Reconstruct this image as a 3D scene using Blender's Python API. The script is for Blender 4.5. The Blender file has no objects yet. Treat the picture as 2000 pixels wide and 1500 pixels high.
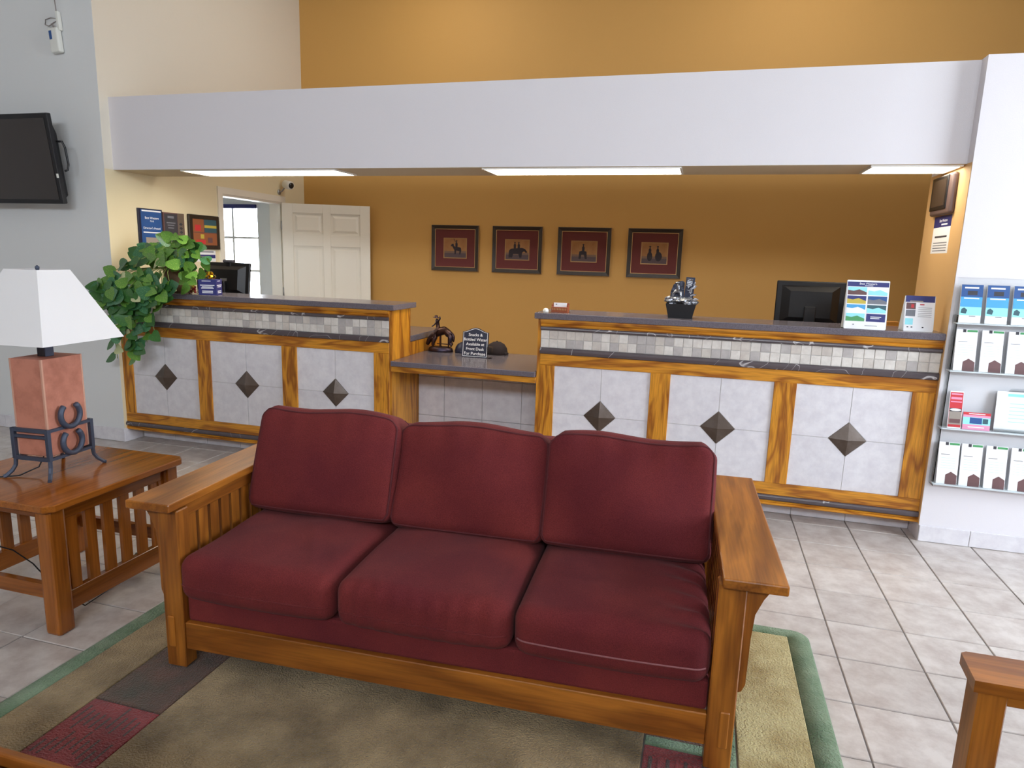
import bpy, bmesh, math, random
from mathutils import Vector, Matrix
random.seed(7)
SC = bpy.context.scene
COL = SC.collection
PI = math.pi

# ---------------------------------------------------------------- camera
H = 1.55
yaw, pitch, roll, FPX = -0.271866, 0.184950, 0.030069, 1315.4
fw = Vector((math.sin(yaw)*math.cos(pitch), math.cos(yaw)*math.cos(pitch), -math.sin(pitch)))
rt0 = Vector((math.cos(yaw), -math.sin(yaw), 0)); up0 = rt0.cross(fw)
rt = rt0*math.cos(roll) + up0*math.sin(roll)
up = -rt0*math.sin(roll) + up0*math.cos(roll)
cd = bpy.data.cameras.new('camera'); cam = bpy.data.objects.new('camera', cd); COL.objects.link(cam)
cam.matrix_world = Matrix(((rt.x, up.x, -fw.x, 0), (rt.y, up.y, -fw.y, 0), (rt.z, up.z, -fw.z, H), (0, 0, 0, 1)))
cd.sensor_fit = 'HORIZONTAL'; cd.sensor_width = 36.0; cd.lens = 36.0*FPX/2000.0
cd.clip_start = 0.05; cd.clip_end = 200
SC.camera = cam

# ---------------------------------------------------------------- world, light, exposure
W = bpy.data.worlds.new('world'); SC.world = W; W.use_nodes = True
bg = W.node_tree.nodes['Background']
bg.inputs[0].default_value = (0.80, 0.89, 1.0, 1); bg.inputs[1].default_value = 16.0
SC.view_settings.view_transform = 'Standard'; SC.view_settings.look = 'None'
SC.view_settings.gamma = 1.0; SC.view_settings.use_curve_mapping = False
SC.view_settings.exposure = 0.2

def portal(name, loc, rot, sx, sy):
    l = bpy.data.lights.new(name, 'AREA'); l.shape = 'RECTANGLE'; l.size = sx; l.size_y = sy
    l.cycles.is_portal = True
    o = bpy.data.objects.new(name, l); COL.objects.link(o); o.location = loc; o.rotation_euler = rot
XW = 4.0      # right window wall
portal('window_portal', (XW+.12, 2.6, 2.05), (0, PI/2, 0), 2.5, 2.0)
portal('window_portal', (0.0, -3.62, 3.8), (PI/2, 0, 0), 6.0, 1.0)
portal('window_portal', (-5.55, 7.06, 1.5), (-PI/2, 0, 0), 1.2, 1.2)
def lobby_lamp(loc, power, size):
    l = bpy.data.lights.new('ceiling_lamp', 'AREA'); l.shape = 'DISK'; l.size = size; l.energy = power; l.color = (1, .94, .85)
    o = bpy.data.objects.new('ceiling_lamp', l); COL.objects.link(o); o.location = loc
lobby_lamp((-2.6, 5.7, 4.5), 15, .5)
lobby_lamp((.6, 5.7, 4.5), 15, .5)

# ---------------------------------------------------------------- materials
def s(r, g, b):
    return tuple((c/255/12.92 if c/255 <= .04045 else ((c/255+.055)/1.055)**2.4) for c in (r, g, b)) + (1,)
def newmat(name):
    m = bpy.data.materials.new(name); m.use_nodes = True
    return m, m.node_tree.nodes, m.node_tree.links, m.node_tree.nodes['Principled BSDF']
def mat(name, c, rough=.5, metal=0, spec=.5, bump=None, var=None, emis=None, sheen=0):
    m, N, L, B = newmat(name)
    B.inputs['Base Color'].default_value = c; B.inputs['Roughness'].default_value = rough
    B.inputs['Metallic'].default_value = metal; B.inputs['Specular IOR Level'].default_value = spec
    if sheen: B.inputs['Sheen Weight'].default_value = sheen
    if emis:
        B.inputs['Emission Color'].default_value = emis[0]; B.inputs['Emission Strength'].default_value = emis[1]
    tc = None
    if bump or var:
        tc = N.new('ShaderNodeTexCoord')
    if bump:
        n = N.new('ShaderNodeTexNoise'); n.inputs['Scale'].default_value = bump[0]; n.inputs['Detail'].default_value = 4
        b = N.new('ShaderNodeBump'); b.inputs['Strength'].default_value = bump[1]; b.inputs['Distance'].default_value = bump[2] if len(bump) > 2 else .002
        L.new(tc.outputs['Object'], n.inputs['Vector']); L.new(n.outputs['Fac'], b.inputs['Height']); L.new(b.outputs[0], B.inputs['Normal'])
    if var:   # (other colour, scale, contrast lo, hi)
        n = N.new('ShaderNodeTexNoise'); n.inputs['Scale'].default_value = var[1]; n.inputs['Detail'].default_value = 6; n.inputs['Roughness'].default_value = .6
        r = N.new('ShaderNodeValToRGB'); r.color_ramp.elements[0].position = var[2]; r.color_ramp.elements[1].position = var[3]
        r.color_ramp.elements[0].color = c; r.color_ramp.elements[1].color = var[0]
        L.new(tc.outputs['Object'], n.inputs['Vector']); L.new(n.outputs['Fac'], r.inputs[0]); L.new(r.outputs[0], B.inputs['Base Color'])
    return m
def wood(name, light, dark, axis, rough=.35, sc=1.0, contrast=1.0, rings=5.0, streak=.6):
    """oak grain that runs along the given axis"""
    m, N, L, B = newmat(name)
    tc = N.new('ShaderNodeTexCoord'); oi = N.new('ShaderNodeObjectInfo')
    add = N.new('ShaderNodeVectorMath'); add.operation = 'ADD'
    cmb = N.new('ShaderNodeCombineXYZ')
    mul = N.new('ShaderNodeMath'); mul.operation = 'MULTIPLY'; mul.inputs[1].default_value = 13.7
    L.new(oi.outputs['Random'], mul.inputs[0])
    for k in range(3): L.new(mul.outputs[0], cmb.inputs[k])
    L.new(tc.outputs['Object'], add.inputs[0]); L.new(cmb.outputs[0], add.inputs[1])
    mp = N.new('ShaderNodeMapping'); v = [9*sc]*3; v['xyz'.index(axis)] = 1.3*sc; mp.inputs['Scale'].default_value = v
    L.new(add.outputs[0], mp.inputs[0])
    w = N.new('ShaderNodeTexNoise'); w.inputs['Scale'].default_value = 1.0; w.inputs['Detail'].default_value = 3; w.inputs['Distortion'].default_value = .5
    L.new(mp.outputs[0], w.inputs['Vector'])
    rg = N.new('ShaderNodeMath'); rg.operation = 'MULTIPLY'; rg.inputs[1].default_value = rings
    fr = N.new('ShaderNodeMath'); fr.operation = 'PINGPONG'; fr.inputs[1].default_value = .5
    L.new(w.outputs['Fac'], rg.inputs[0]); L.new(rg.outputs[0], fr.inputs[0])
    mp2 = N.new('ShaderNodeMapping'); v = [170*sc]*3; v['xyz'.index(axis)] = 7*sc; mp2.inputs['Scale'].default_value = v
    L.new(add.outputs[0], mp2.inputs[0])
    n2 = N.new('ShaderNodeTexNoise'); n2.inputs['Scale'].default_value = 1.0; n2.inputs['Detail'].default_value = 3
    L.new(mp2.outputs[0], n2.inputs['Vector'])
    r1 = N.new('ShaderNodeValToRGB'); r1.color_ramp.elements[0].position = .04; r1.color_ramp.elements[0].color = dark
    r1.color_ramp.elements[1].position = .04+.3*contrast; r1.color_ramp.elements[1].color = light
    L.new(fr.outputs[0], r1.inputs[0])
    r2 = N.new('ShaderNodeValToRGB'); r2.color_ramp.elements[0].position = .35; r2.color_ramp.elements[0].color = (.55, .55, .55, 1)
    r2.color_ramp.elements[1].position = .6; r2.color_ramp.elements[1].color = (1, 1, 1, 1)
    L.new(n2.outputs['Fac'], r2.inputs[0])
    mx = N.new('ShaderNodeMix'); mx.data_type = 'RGBA'; mx.blend_type = 'MULTIPLY'; mx.inputs[0].default_value = streak
    L.new(r1.outputs[0], mx.inputs[6]); L.new(r2.outputs[0], mx.inputs[7]); L.new(mx.outputs[2], B.inputs['Base Color'])
    B.inputs['Roughness'].default_value = rough
    b = N.new('ShaderNodeBump'); b.inputs['Strength'].default_value = .15; b.inputs['Distance'].default_value = .001
    L.new(n2.outputs['Fac'], b.inputs['Height']); L.new(b.outputs[0], B.inputs['Normal'])
    return m
def fabric(name, c1, c2, scale=900):
    m, N, L, B = newmat(name)
    tc = N.new('ShaderNodeTexCoord')
    n = N.new('ShaderNodeTexNoise'); n.inputs['Scale'].default_value = 3.0; n.inputs['Detail'].default_value = 4
    r = N.new('ShaderNodeValToRGB'); r.color_ramp.elements[0].position = .35; r.color_ramp.elements[1].position = .7
    r.color_ramp.elements[0].color = c1; r.color_ramp.elements[1].color = c2
    L.new(tc.outputs['Object'], n.inputs['Vector']); L.new(n.outputs['Fac'], r.inputs[0])
    n2 = N.new('ShaderNodeTexNoise'); n2.inputs['Scale'].default_value = scale*.35; n2.inputs['Detail'].default_value = 2
    L.new(tc.outputs['Object'], n2.inputs['Vector'])
    mx = N.new('ShaderNodeMix'); mx.data_type = 'RGBA'; mx.blend_type = 'MULTIPLY'; mx.inputs[0].default_value = .5
    L.new(r.outputs[0], mx.inputs[6]); L.new(n2.outputs['Color'], mx.inputs[7])
    r2 = N.new('ShaderNodeValToRGB'); r2.color_ramp.elements[0].position = .3; r2.color_ramp.elements[0].color = (.5, .5, .5, 1)
    r2.color_ramp.elements[1].position = .7; r2.color_ramp.elements[1].color = (1.25, 1.2, 1.2, 1)
    L.new(n2.outputs['Fac'], r2.inputs[0]); L.new(r2.outputs[0], mx.inputs[7])
    L.new(mx.outputs[2], B.inputs['Base Color'])
    b = N.new('ShaderNodeBump'); b.inputs['Strength'].default_value = .35; b.inputs['Distance'].default_value = .001
    L.new(n2.outputs['Fac'], b.inputs['Height']); L.new(b.outputs[0], B.inputs['Normal'])
    B.inputs['Roughness'].default_value = .9; B.inputs['Sheen Weight'].default_value = .04; B.inputs['Specular IOR Level'].default_value = .15
    return m
def tilemat(name, c, c2, rough, rnd=.06, sc=9):
    m, N, L, B = newmat(name)
    tc = N.new('ShaderNodeTexCoord'); oi = N.new('ShaderNodeObjectInfo')
    add = N.new('ShaderNodeVectorMath'); add.operation = 'MULTIPLY_ADD'
    L.new(oi.outputs['Location'], add.inputs[0]); add.inputs[1].default_value = (3.1, 3.1, 3.1); L.new(tc.outputs['Object'], add.inputs[2])
    n = N.new('ShaderNodeTexNoise'); n.inputs['Scale'].default_value = sc; n.inputs['Detail'].default_value = 8; n.inputs['Roughness'].default_value = .65
    L.new(add.outputs[0], n.inputs['Vector'])
    r = N.new('ShaderNodeValToRGB'); r.color_ramp.elements[0].position = .35; r.color_ramp.elements[1].position = .62
    r.color_ramp.elements[0].color = c2; r.color_ramp.elements[1].color = c
    L.new(n.outputs['Fac'], r.inputs[0])
    mr = N.new('ShaderNodeMapRange'); mr.inputs[3].default_value = 1-rnd; mr.inputs[4].default_value = 1+rnd*.5
    L.new(oi.outputs['Random'], mr.inputs[0])
    hsv = N.new('ShaderNodeHueSaturation'); L.new(r.outputs[0], hsv.inputs['Color']); L.new(mr.outputs[0], hsv.inputs['Value'])
    L.new(hsv.outputs[0], B.inputs['Base Color']); B.inputs['Roughness'].default_value = rough
    b = N.new('ShaderNodeBump'); b.inputs['Strength'].default_value = .2; b.inputs['Distance'].default_value = .001
    L.new(n.outputs['Fac'], b.inputs['Height']); L.new(b.outputs[0], B.inputs['Normal'])
    return m
def clear(name, tint=(.92, .97, .97, 1), gloss=.12):
    m, N, L, B = newmat(name); N.remove(B)
    t = N.new('ShaderNodeBsdfTransparent'); t.inputs[0].default_value = tint
    g = N.new('ShaderNodeBsdfGlossy'); g.inputs['Roughness'].default_value = .05
    lw = N.new('ShaderNodeLayerWeight'); lw.inputs[0].default_value = gloss
    mx = N.new('ShaderNodeMixShader'); L.new(lw.outputs['Fresnel'], mx.inputs[0]); L.new(t.outputs[0], mx.inputs[1]); L.new(g.outputs[0], mx.inputs[2])
    L.new(mx.outputs[0], N['Material Output'].inputs[0])
    return m
def marble(name):
    m, N, L, B = newmat(name)
    tc = N.new('ShaderNodeTexCoord'); n = N.new('ShaderNodeTexNoise'); n.inputs['Scale'].default_value = 3.2; n.inputs['Detail'].default_value = 2; n.inputs['Distortion'].default_value = 1.0
    sb = N.new('ShaderNodeMath'); sb.operation = 'SUBTRACT'; sb.inputs[1].default_value = .5
    ab = N.new('ShaderNodeMath'); ab.operation = 'ABSOLUTE'
    r = N.new('ShaderNodeValToRGB'); r.color_ramp.elements[0].position = .0; r.color_ramp.elements[0].color = s(190, 185, 185)
    r.color_ramp.elements[1].position = .0035; r.color_ramp.elements[1].color = s(84, 75, 78)
    L.new(tc.outputs['Object'], n.inputs['Vector']); L.new(n.outputs['Fac'], sb.inputs[0]); L.new(sb.outputs[0], ab.inputs[0]); L.new(ab.outputs[0], r.inputs[0]); L.new(r.outputs[0], B.inputs['Base Color'])
    B.inputs['Roughness'].default_value = .25
    return m

M_ochre = mat('ochre_paint', s(198, 151, 80), .7, bump=(220, .25, .002))
M_cream = mat('warm_lit_cream', s(226, 212, 176), .7, bump=(220, .25, .002))  # lamp warmth and orange bounce tinted into the alcove wall colour
M_cream2 = mat('off_white_paint', s(226, 218, 202), .7, bump=(220, .25, .002))
M_white = mat('white_paint', s(224, 220, 223), .7, bump=(220, .25, .002))
M_grey = mat('grey_white_paint', s(224, 225, 224), .7, bump=(220, .3, .002))
M_ceil = mat('ceiling_paint', s(215, 210, 200), .8, bump=(150, .3, .003))
M_doorp = mat('door_paint', s(232, 226, 212), .45)
M_grout = mat('grey_grout', s(128, 122, 118), .9, bump=(300, .4))
M_wgrout = mat('pale_grout', s(200, 196, 192), .9)
M_floor = tilemat('floor_tile', s(204, 196, 190), s(176, 164, 157), .32, .07)
M_ptile = tilemat('panel_tile', s(224, 221, 224), s(210, 206, 211), .4, .03, 14)
M_mos = [tilemat('mosaic_light', s(222, 216, 208), s(205, 198, 190), .45, .06, 25), tilemat('mosaic_grey', s(186, 180, 176), s(172, 165, 162), .45, .06, 25),
         tilemat('mosaic_beige', s(206, 198, 188), s(190, 180, 172), .45, .06, 25)]
M_inlay = mat('bronze_inlay', s(96, 84, 76), .35, .35, var=(s(84, 70, 60), 12, .4, .6))
M_marb = marble('dark_marble')
OAK = {a: wood('golden_oak_'+a, s(214, 144, 42), s(160, 94, 24), a, .38, 1.0, 1.0, 5.0, .7) for a in 'xyz'}
OAK2 = {a: wood('sofa_oak_'+a, s(184, 114, 40), s(136, 78, 26), a, .35, .7, 1.6, 4.0, .55) for a in 'xyz'}
OAK3 = {a: wood('dark_oak_'+a, s(168, 98, 34), s(130, 70, 22), a, .16, .6, 1.6, 3.0, .5) for a in 'xyz'}
M_lam = mat('grey_laminate', s(112, 106, 114), .2, var=(s(96, 90, 97), 160, .4, .6))
M_mar = fabric('maroon_fabric', s(100, 38, 42), s(122, 50, 48))
M_mar2 = mat('maroon_piping', s(86, 30, 34), .9)
M_thread = mat('worn_thread', s(140, 88, 90), .9)
M_black = mat('black_plastic', s(13, 13, 17), .35)
M_blackm = mat('matt_black', s(22, 21, 24), .6)
M_screen = mat('dark_screen', s(48, 40, 36), .25)
M_iron = mat('blue_black_iron', s(72, 80, 98), .5, .3)
M_copper = mat('copper_leather', s(202, 134, 112), .5, var=(s(158, 96, 76), 6, .42, .68))
M_copedge = mat('copper_edge', s(206, 158, 136), .5)
M_shade = mat('white_shade', s(238, 236, 236), .8)
M_leaf = [mat('leaf_green_%s' % n, c, .35, var=(c2, 14, .55, .7)) for n, c, c2 in (('deep', s(58, 104, 50), s(92, 140, 62)), ('fresh', s(96, 142, 58), s(164, 186, 96)), ('blue', s(66, 118, 78), s(130, 176, 120)))]
M_leafpale = mat('pale_leaf', s(196, 200, 150), .5)
M_stem = mat('vine_stem', s(110, 120, 60), .6)
M_pot = mat('brown_pot', s(120, 92, 66), .7, bump=(60, .5, .004))
M_soil = mat('potting_soil', s(50, 36, 26), .95)
M_bronze = mat('bronze', s(74, 52, 46), .38, .8, var=(s(64, 66, 92), 9, .5, .7))
M_navy = mat('navy_board', s(30, 34, 58), .45)
M_navyp = mat('navy_print', s(42, 46, 112), .5)
M_blue = mat('blue_print', s(36, 80, 140), .5)
M_sky = mat('cyan_print', s(70, 160, 215), .5)
M_pale = mat('pale_cyan_print', s(150, 225, 235), .5)
M_paper = mat('white_paper', s(240, 240, 242), .6)
M_ink = mat('grey_ink', s(120, 122, 130), .7)
M_dkink = mat('dark_ink', s(58, 56, 62), .7)
M_red = mat('red_print', s(200, 50, 56), .5)
M_pink = mat('pink_print', s(226, 150, 180), .5)
M_brown = mat('brown_print', s(104, 72, 72), .6)
M_green = mat('green_print', s(70, 150, 90), .5)
M_yel = mat('gold_print', s(196, 176, 70), .5)
M_tan = mat('tan_print', s(150, 140, 130), .5)
M_orange = mat('orange_print', s(150, 88, 54), .5)
M_teal = mat('teal_print', s(52, 88, 98), .5)
M_gold = mat('gold_foil', s(220, 180, 50), .2, .9)
M_giltframe = mat('gilt', s(186, 146, 96), .4, .4)
M_dframe = mat('dark_frame_wood', s(44, 34, 26), .4, bump=(90, .6, .003))
M_mat = mat('maroon_mount', s(120, 58, 56), .8)
M_sunset = mat('sunset_print', s(190, 140, 86), .7, var=(s(170, 116, 74), 7, .4, .7))
M_dusk = mat('dusk_print', s(104, 88, 92), .7)
M_silh = mat('rider_print', s(58, 50, 58), .7)
M_glass = clear('clear_glass', (.97, .97, .97, 1), .08)
M_acr = clear('clear_acrylic', (.98, .99, .99, 1), .06)
M_acre = mat('acrylic_edge', s(222, 228, 232), .3)
M_silver = mat('pewter', s(150, 152, 158), .3, .9, bump=(45, .9, .01))
M_lens = mat('light_diffuser', s(255, 250, 235), .5, emis=((1, .9, .72, 1), 14))
M_fixture = mat('fixture_white', s(230, 228, 222), .5)
M_metal = mat('brushed_steel', s(170, 170, 172), .35, .9)
M_wplast = mat('white_plastic', s(228, 228, 220), .4)
M_cardwood = mat('red_brown_wood', s(150, 74, 40), .4)
M_hat = mat('dark_felt', s(40, 30, 32), .9)
M_cord = mat('black_cord', s(20, 18, 20), .5)
M_cable = mat('grey_cable', s(150, 140, 135), .6)
M_conc = mat('pale_concrete', s(190, 186, 178), .9)
def rugmat(name, c, c2, sc=4.0):
    m = mat(name, c, .95, spec=.1, var=(c2, sc, .38, .66), sheen=.2)
    N = m.node_tree.nodes; L = m.node_tree.links
    tc = [n for n in N if n.type == 'TEX_COORD'][0]
    n = N.new('ShaderNodeTexNoise'); n.inputs['Scale'].default_value = 150; n.inputs['Detail'].default_value = 4
    b = N.new('ShaderNodeBump'); b.inputs['Strength'].default_value = 1.0; b.inputs['Distance'].default_value = .012
    L.new(tc.outputs['Object'], n.inputs['Vector']); L.new(n.outputs['Fac'], b.inputs['Height']); L.new(b.outputs[0], N['Principled BSDF'].inputs['Normal'])
    return m
R_tan = rugmat('rug_tan', s(172, 148, 108), s(112, 92, 60), 3.2)
R_yel = rugmat('rug_straw', s(198, 184, 132), s(160, 138, 84), 5)
R_green = rugmat('rug_green', s(134, 154, 124), s(104, 130, 98), 9)
R_dark = rugmat('rug_brown_green', s(104, 74, 60), s(72, 68, 54), 7)
R_red = rugmat('rug_red', s(146, 58, 58), s(116, 44, 46), 8)
R_pur = rugmat('rug_mauve', s(92, 66, 62), s(80, 74, 66), 8)

# ---------------------------------------------------------------- mesh helpers
FR = {}
def rotz(a): return Matrix.Rotation(a, 4, 'Z')
def T(x, y, z): return Matrix.Translation((x, y, z))
_bc = {}
def bevbox(hx, hy, hz, b, seg):
    k = (round(hx, 5), round(hy, 5), round(hz, 5), b, seg)
    if k not in _bc:
        bm = bmesh.new(); bmesh.ops.create_cube(bm, size=2)
        bmesh.ops.scale(bm, vec=(hx, hy, hz), verts=bm.verts)
        if b > 0: bmesh.ops.bevel(bm, geom=list(bm.edges), offset=min(b, hx*.9, hy*.9, hz*.9), segments=seg, affect='EDGES', profile=.5)
        bm.verts.index_update()
        _bc[k] = ([v.co.copy() for v in bm.verts], [[v.index for v in f.verts] for f in bm.faces]); bm.free()
    return _bc[k]
class MB:
    def __init__(self): self.v = []; self.f = []; self.mi = []; self.sm = []; self.mats = []
    def add(self, vs, fs, m, smooth=False, M=None):
        o = len(self.v)
        if m not in self.mats: self.mats.append(m)
        i = self.mats.index(m)
        for v in vs:
            v = Vector(v)
            self.v.append(M @ v if M is not None else v)
        for f in fs: self.f.append([k+o for k in f]); self.mi.append(i); self.sm.append(smooth)
        return self
    def box(self, x0, y0, z0, x1, y1, z1, m, b=0, seg=1, M=None):
        vs, fs = bevbox(abs(x1-x0)/2, abs(y1-y0)/2, abs(z1-z0)/2, b, seg)
        c = Vector(((x0+x1)/2, (y0+y1)/2, (z0+z1)/2))
        return self.add([v+c for v in vs], fs, m, False, M)
    def prism(self, poly, ax, a, b, m, M=None):
        n = len(poly)
        def P(u, w, t): return {'x': (t, u, w), 'y': (u, t, w), 'z': (u, w, t)}[ax]
        vs = [P(u, w, a) for u, w in poly] + [P(u, w, b) for u, w in poly]
        fs = [list(range(n))[::-1], list(range(n, 2*n))] + [[i, (i+1) % n, n+(i+1) % n, n+i] for i in range(n)]
        return self.add(vs, fs, m, False, M)
    def tube(self, path, r, m, n=8, M=None, closed=False, smooth=True):
        P = [Vector(p) for p in path]; k = len(P)
        R = r if isinstance(r, (list, tuple)) else [r]*k
        vs = []; prev = None
        for i in range(k):
            if closed: t = P[(i+1) % k]-P[i-1]
            else: t = (P[min(i+1, k-1)]-P[max(i-1, 0)])
            t.normalize()
            if prev is None:
                a = Vector((0, 0, 1)) if abs(t.z) < .9 else Vector((1, 0, 0)); u = t.cross(a).normalized()
            else:
                u = (prev - t*prev.dot(t)).normalized()
            prev = u; w = t.cross(u)
            for j in range(n):
                an = 2*PI*j/n; vs.append(P[i]+(u*math.cos(an)+w*math.sin(an))*R[i])
        fs = []
        for i in range(k if closed else k-1):
            i2 = (i+1) % k
            for j in range(n): fs.append([i*n+j, i*n+(j+1) % n, i2*n+(j+1) % n, i2*n+j])
        if not closed: fs += [list(range(n))[::-1], [(k-1)*n+j for j in range(n)]]
        return self.add(vs, fs, m, smooth, M)
    def lathe(self, prof, m, n=24, M=None, smooth=True):
        vs = []; k = len(prof)
        for r, z in prof:
            for j in range(n): vs.append((r*math.cos(2*PI*j/n), r*math.sin(2*PI*j/n), z))
        fs = [[i*n+j, i*n+(j+1) % n, (i+1)*n+(j+1) % n, (i+1)*n+j] for i in range(k-1) for j in range(n)]
        fs += [list(range(n))[::-1], [(k-1)*n+j for j in range(n)]]
        return self.add(vs, fs, m, smooth, M)
    def ell(self, c, r, m, seg=10, M=None):
        vs = []; fs = []; n = seg*2
        for i in range(1, seg):
            a = PI*i/seg
            for j in range(n): b = 2*PI*j/n; vs.append((c[0]+r[0]*math.sin(a)*math.cos(b), c[1]+r[1]*math.sin(a)*math.sin(b), c[2]+r[2]*math.cos(a)))
        for i in range(seg-2):
            for j in range(n): fs.append([i*n+j, (i+1)*n+j, (i+1)*n+(j+1) % n, i*n+(j+1) % n])
        vs += [(c[0], c[1], c[2]+r[2]), (c[0], c[1], c[2]-r[2])]; a = len(vs)-2
        for j in range(n): fs += [[a, j, (j+1) % n], [a+1, (seg-2)*n+(j+1) % n, (seg-2)*n+j]]
        return self.add(vs, fs, m, True, M)
    def text(self, txt, size, m, M, depth=.0006, align='CENTER', bold=0):
        cu = bpy.data.curves.new('lettering', 'FONT'); cu.body = txt; cu.size = size; cu.extrude = depth/2; cu.align_x = align; cu.align_y = 'CENTER'
        cu.offset = bold; cu.resolution_u = 3
        o = bpy.data.objects.new('lettering', cu); COL.objects.link(o)
        dg = bpy.context.evaluated_depsgraph_get(); me = bpy.data.meshes.new_from_object(o.evaluated_get(dg))
        self.add([v.co.copy() for v in me.vertices], [list(p.vertices) for p in me.polygons], m, False, M)
        bpy.data.objects.remove(o); bpy.data.meshes.remove(me); bpy.data.curves.remove(cu)
        return self
    def sheet(self, w, h, th, base, items, M):
        """flat printed thing: x right, y up, z towards the reader; items in fractions of w, h"""
        self.box(0, 0, -th, w, h, 0, base, M=M)
        for k, it in enumerate(items):
            if isinstance(it[0], str): self.text(it[0], it[3], it[4], M @ T(it[1]*w, it[2]*h, .0006))
            elif len(it) == 6: self.prism([(a*w, b*h) for a, b in it[5]], 'z', 0, .0004+k*.00003, it[4], M=M)
            else: self.box(it[0]*w, it[1]*h, -.0002, it[2]*w, it[3]*h, .0003+k*.00003, it[4], M=M)
        return self
    def mesh(self, name):
        me = bpy.data.meshes.new(name); me.from_pydata([tuple(v) for v in self.v], [], self.f)
        for m in self.mats: me.materials.append(m)
        me.polygons.foreach_set('material_index', self.mi); me.polygons.foreach_set('use_smooth', self.sm); me.update()
        return me
    def build(self, name, parent=None, local=False):
        """vertices are in world space unless local; the object sits at its thing's origin"""
        if parent is not None and not local:
            Mi = FR[parent.name].inverted()
            self.v = [Mi @ v for v in self.v]
        o = bpy.data.objects.new(name, self.mesh(name)); COL.objects.link(o)
        if parent is not None: o.parent = parent; FR[o.name] = FR[parent.name]
        else: FR[o.name] = Matrix.Identity(4)
        return o
def tag(o, label=None, cat=None, group=None, kind=None):
    if label: o['label'] = label
    if cat: o['category'] = cat
    if group: o['group'] = group
    if kind: o['kind'] = kind
    return o
def thing(name, label, cat, loc=(0, 0, 0), rz=0, group=None):
    o = bpy.data.objects.new(name, None); COL.objects.link(o); o.empty_display_size = .05
    o.location = loc; o.rotation_euler = (0, 0, rz); FR[o.name] = T(*loc) @ rotz(rz)
    return tag(o, label, cat, group)
def one(mb, name, label, cat, loc, rz=0, group=None):
    """a thing that is a single mesh, vertices in world space"""
    F = T(*loc) @ rotz(rz); Mi = F.inverted(); mb.v = [Mi @ v for v in mb.v]
    o = bpy.data.objects.new(name, mb.mesh(name)); COL.objects.link(o); o.location = loc; o.rotation_euler = (0, 0, rz)
    FR[o.name] = F
    return tag(o, label, cat, group)
def struct(mb, name, parent=None):
    o = mb.build(name, parent)
    if parent is None: o['kind'] = 'structure'
    return o
def inst(name, me, parent, loc, rot=(0, 0, 0), sc=None):
    o = bpy.data.objects.new(name, me); COL.objects.link(o); o.parent = parent
    o.location = FR[parent.name].inverted() @ Vector(loc) if parent else loc; o.rotation_euler = rot
    if sc: o.scale = sc
    return o
def facing(loc, side, tilt=0):
    """frame for flat things: x right, y up, z to the reader, who stands on the given side"""
    cols = {'-y': ((1, 0, 0), (0, 0, 1), (0, -1, 0)), '+x': ((0, 1, 0), (0, 0, 1), (1, 0, 0)), '-x': ((0, -1, 0), (0, 0, 1), (-1, 0, 0)), '+y': ((-1, 0, 0), (0, 0, 1), (0, 1, 0))}[side]
    M = Matrix.Identity(4)
    for c in range(3):
        for r in range(3): M[r][c] = cols[c][r]
    return T(*loc) @ M @ Matrix.Rotation(tilt, 4, 'X')

# ================================================================ SETTING
XL, XR, YF, YB, ZT = -4.40, 1.305, 4.218, 6.87, 4.6
# ---- floor: grout bed, tiles picked out one by one where the photograph shows them
fl = struct(MB().box(-7.1, -3.7, -.06, XW+.1, 7.0, -.004, M_grout), 'floor')
PX, PY, GX, GY = .316, .3025, .634, 3.967
tb = MB().box(-PX/2+.0028, -PY/2+.0028, -.02, PX/2-.0028, PY/2-.0028, 0, M_floor, .0025)
tile_me = tb.mesh('tile')
rest = MB(); ntile = 0
def pix(p):
    d = Vector(p)-Vector((0, 0, H)); z = d.dot(fw)
    return (1000+FPX*d.dot(rt)/z, 750-FPX*d.dot(up)/z) if z > .1 else (-9999, -9999)
cands = []
for i in range(-25, 11):
    for j in range(-25, 11):
        x = GX+PX*(i+.5); y = GY-PY*(j+.5)
        if not (-7.0 < x < XW and -3.5 < y < 6.9): continue
        u, v = pix((x, y, 0))
        hid = (-1.75 < x < .1 and 1.95 < y < 3.4) or y > 4.45 or (-2.1 < x < .45 and y < 2.8)
        if -60 < u < 2060 and 700 < v < 1560 and not hid: cands.append((y, x))
        else:
            rest.box(x-PX/2+.0028, y-PY/2+.0028, -.02, x+PX/2-.0028, y+PY/2-.0028, 0, M_floor)
cands.sort()
for k, (y, x) in enumerate(cands):
    if k < 300: inst('tile', tile_me, fl, (x, y, 0))
    else: rest.box(x-PX/2+.0028, y-PY/2+.0028, -.02, x+PX/2-.0028, y+PY/2-.0028, 0, M_floor)
tag(rest.build('outlying_tiles', fl), kind='stuff')
struct(MB().box(-7.1, -3.7, ZT, XW+.1, 7.0, ZT+.1, M_ceil), 'ceiling')
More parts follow.
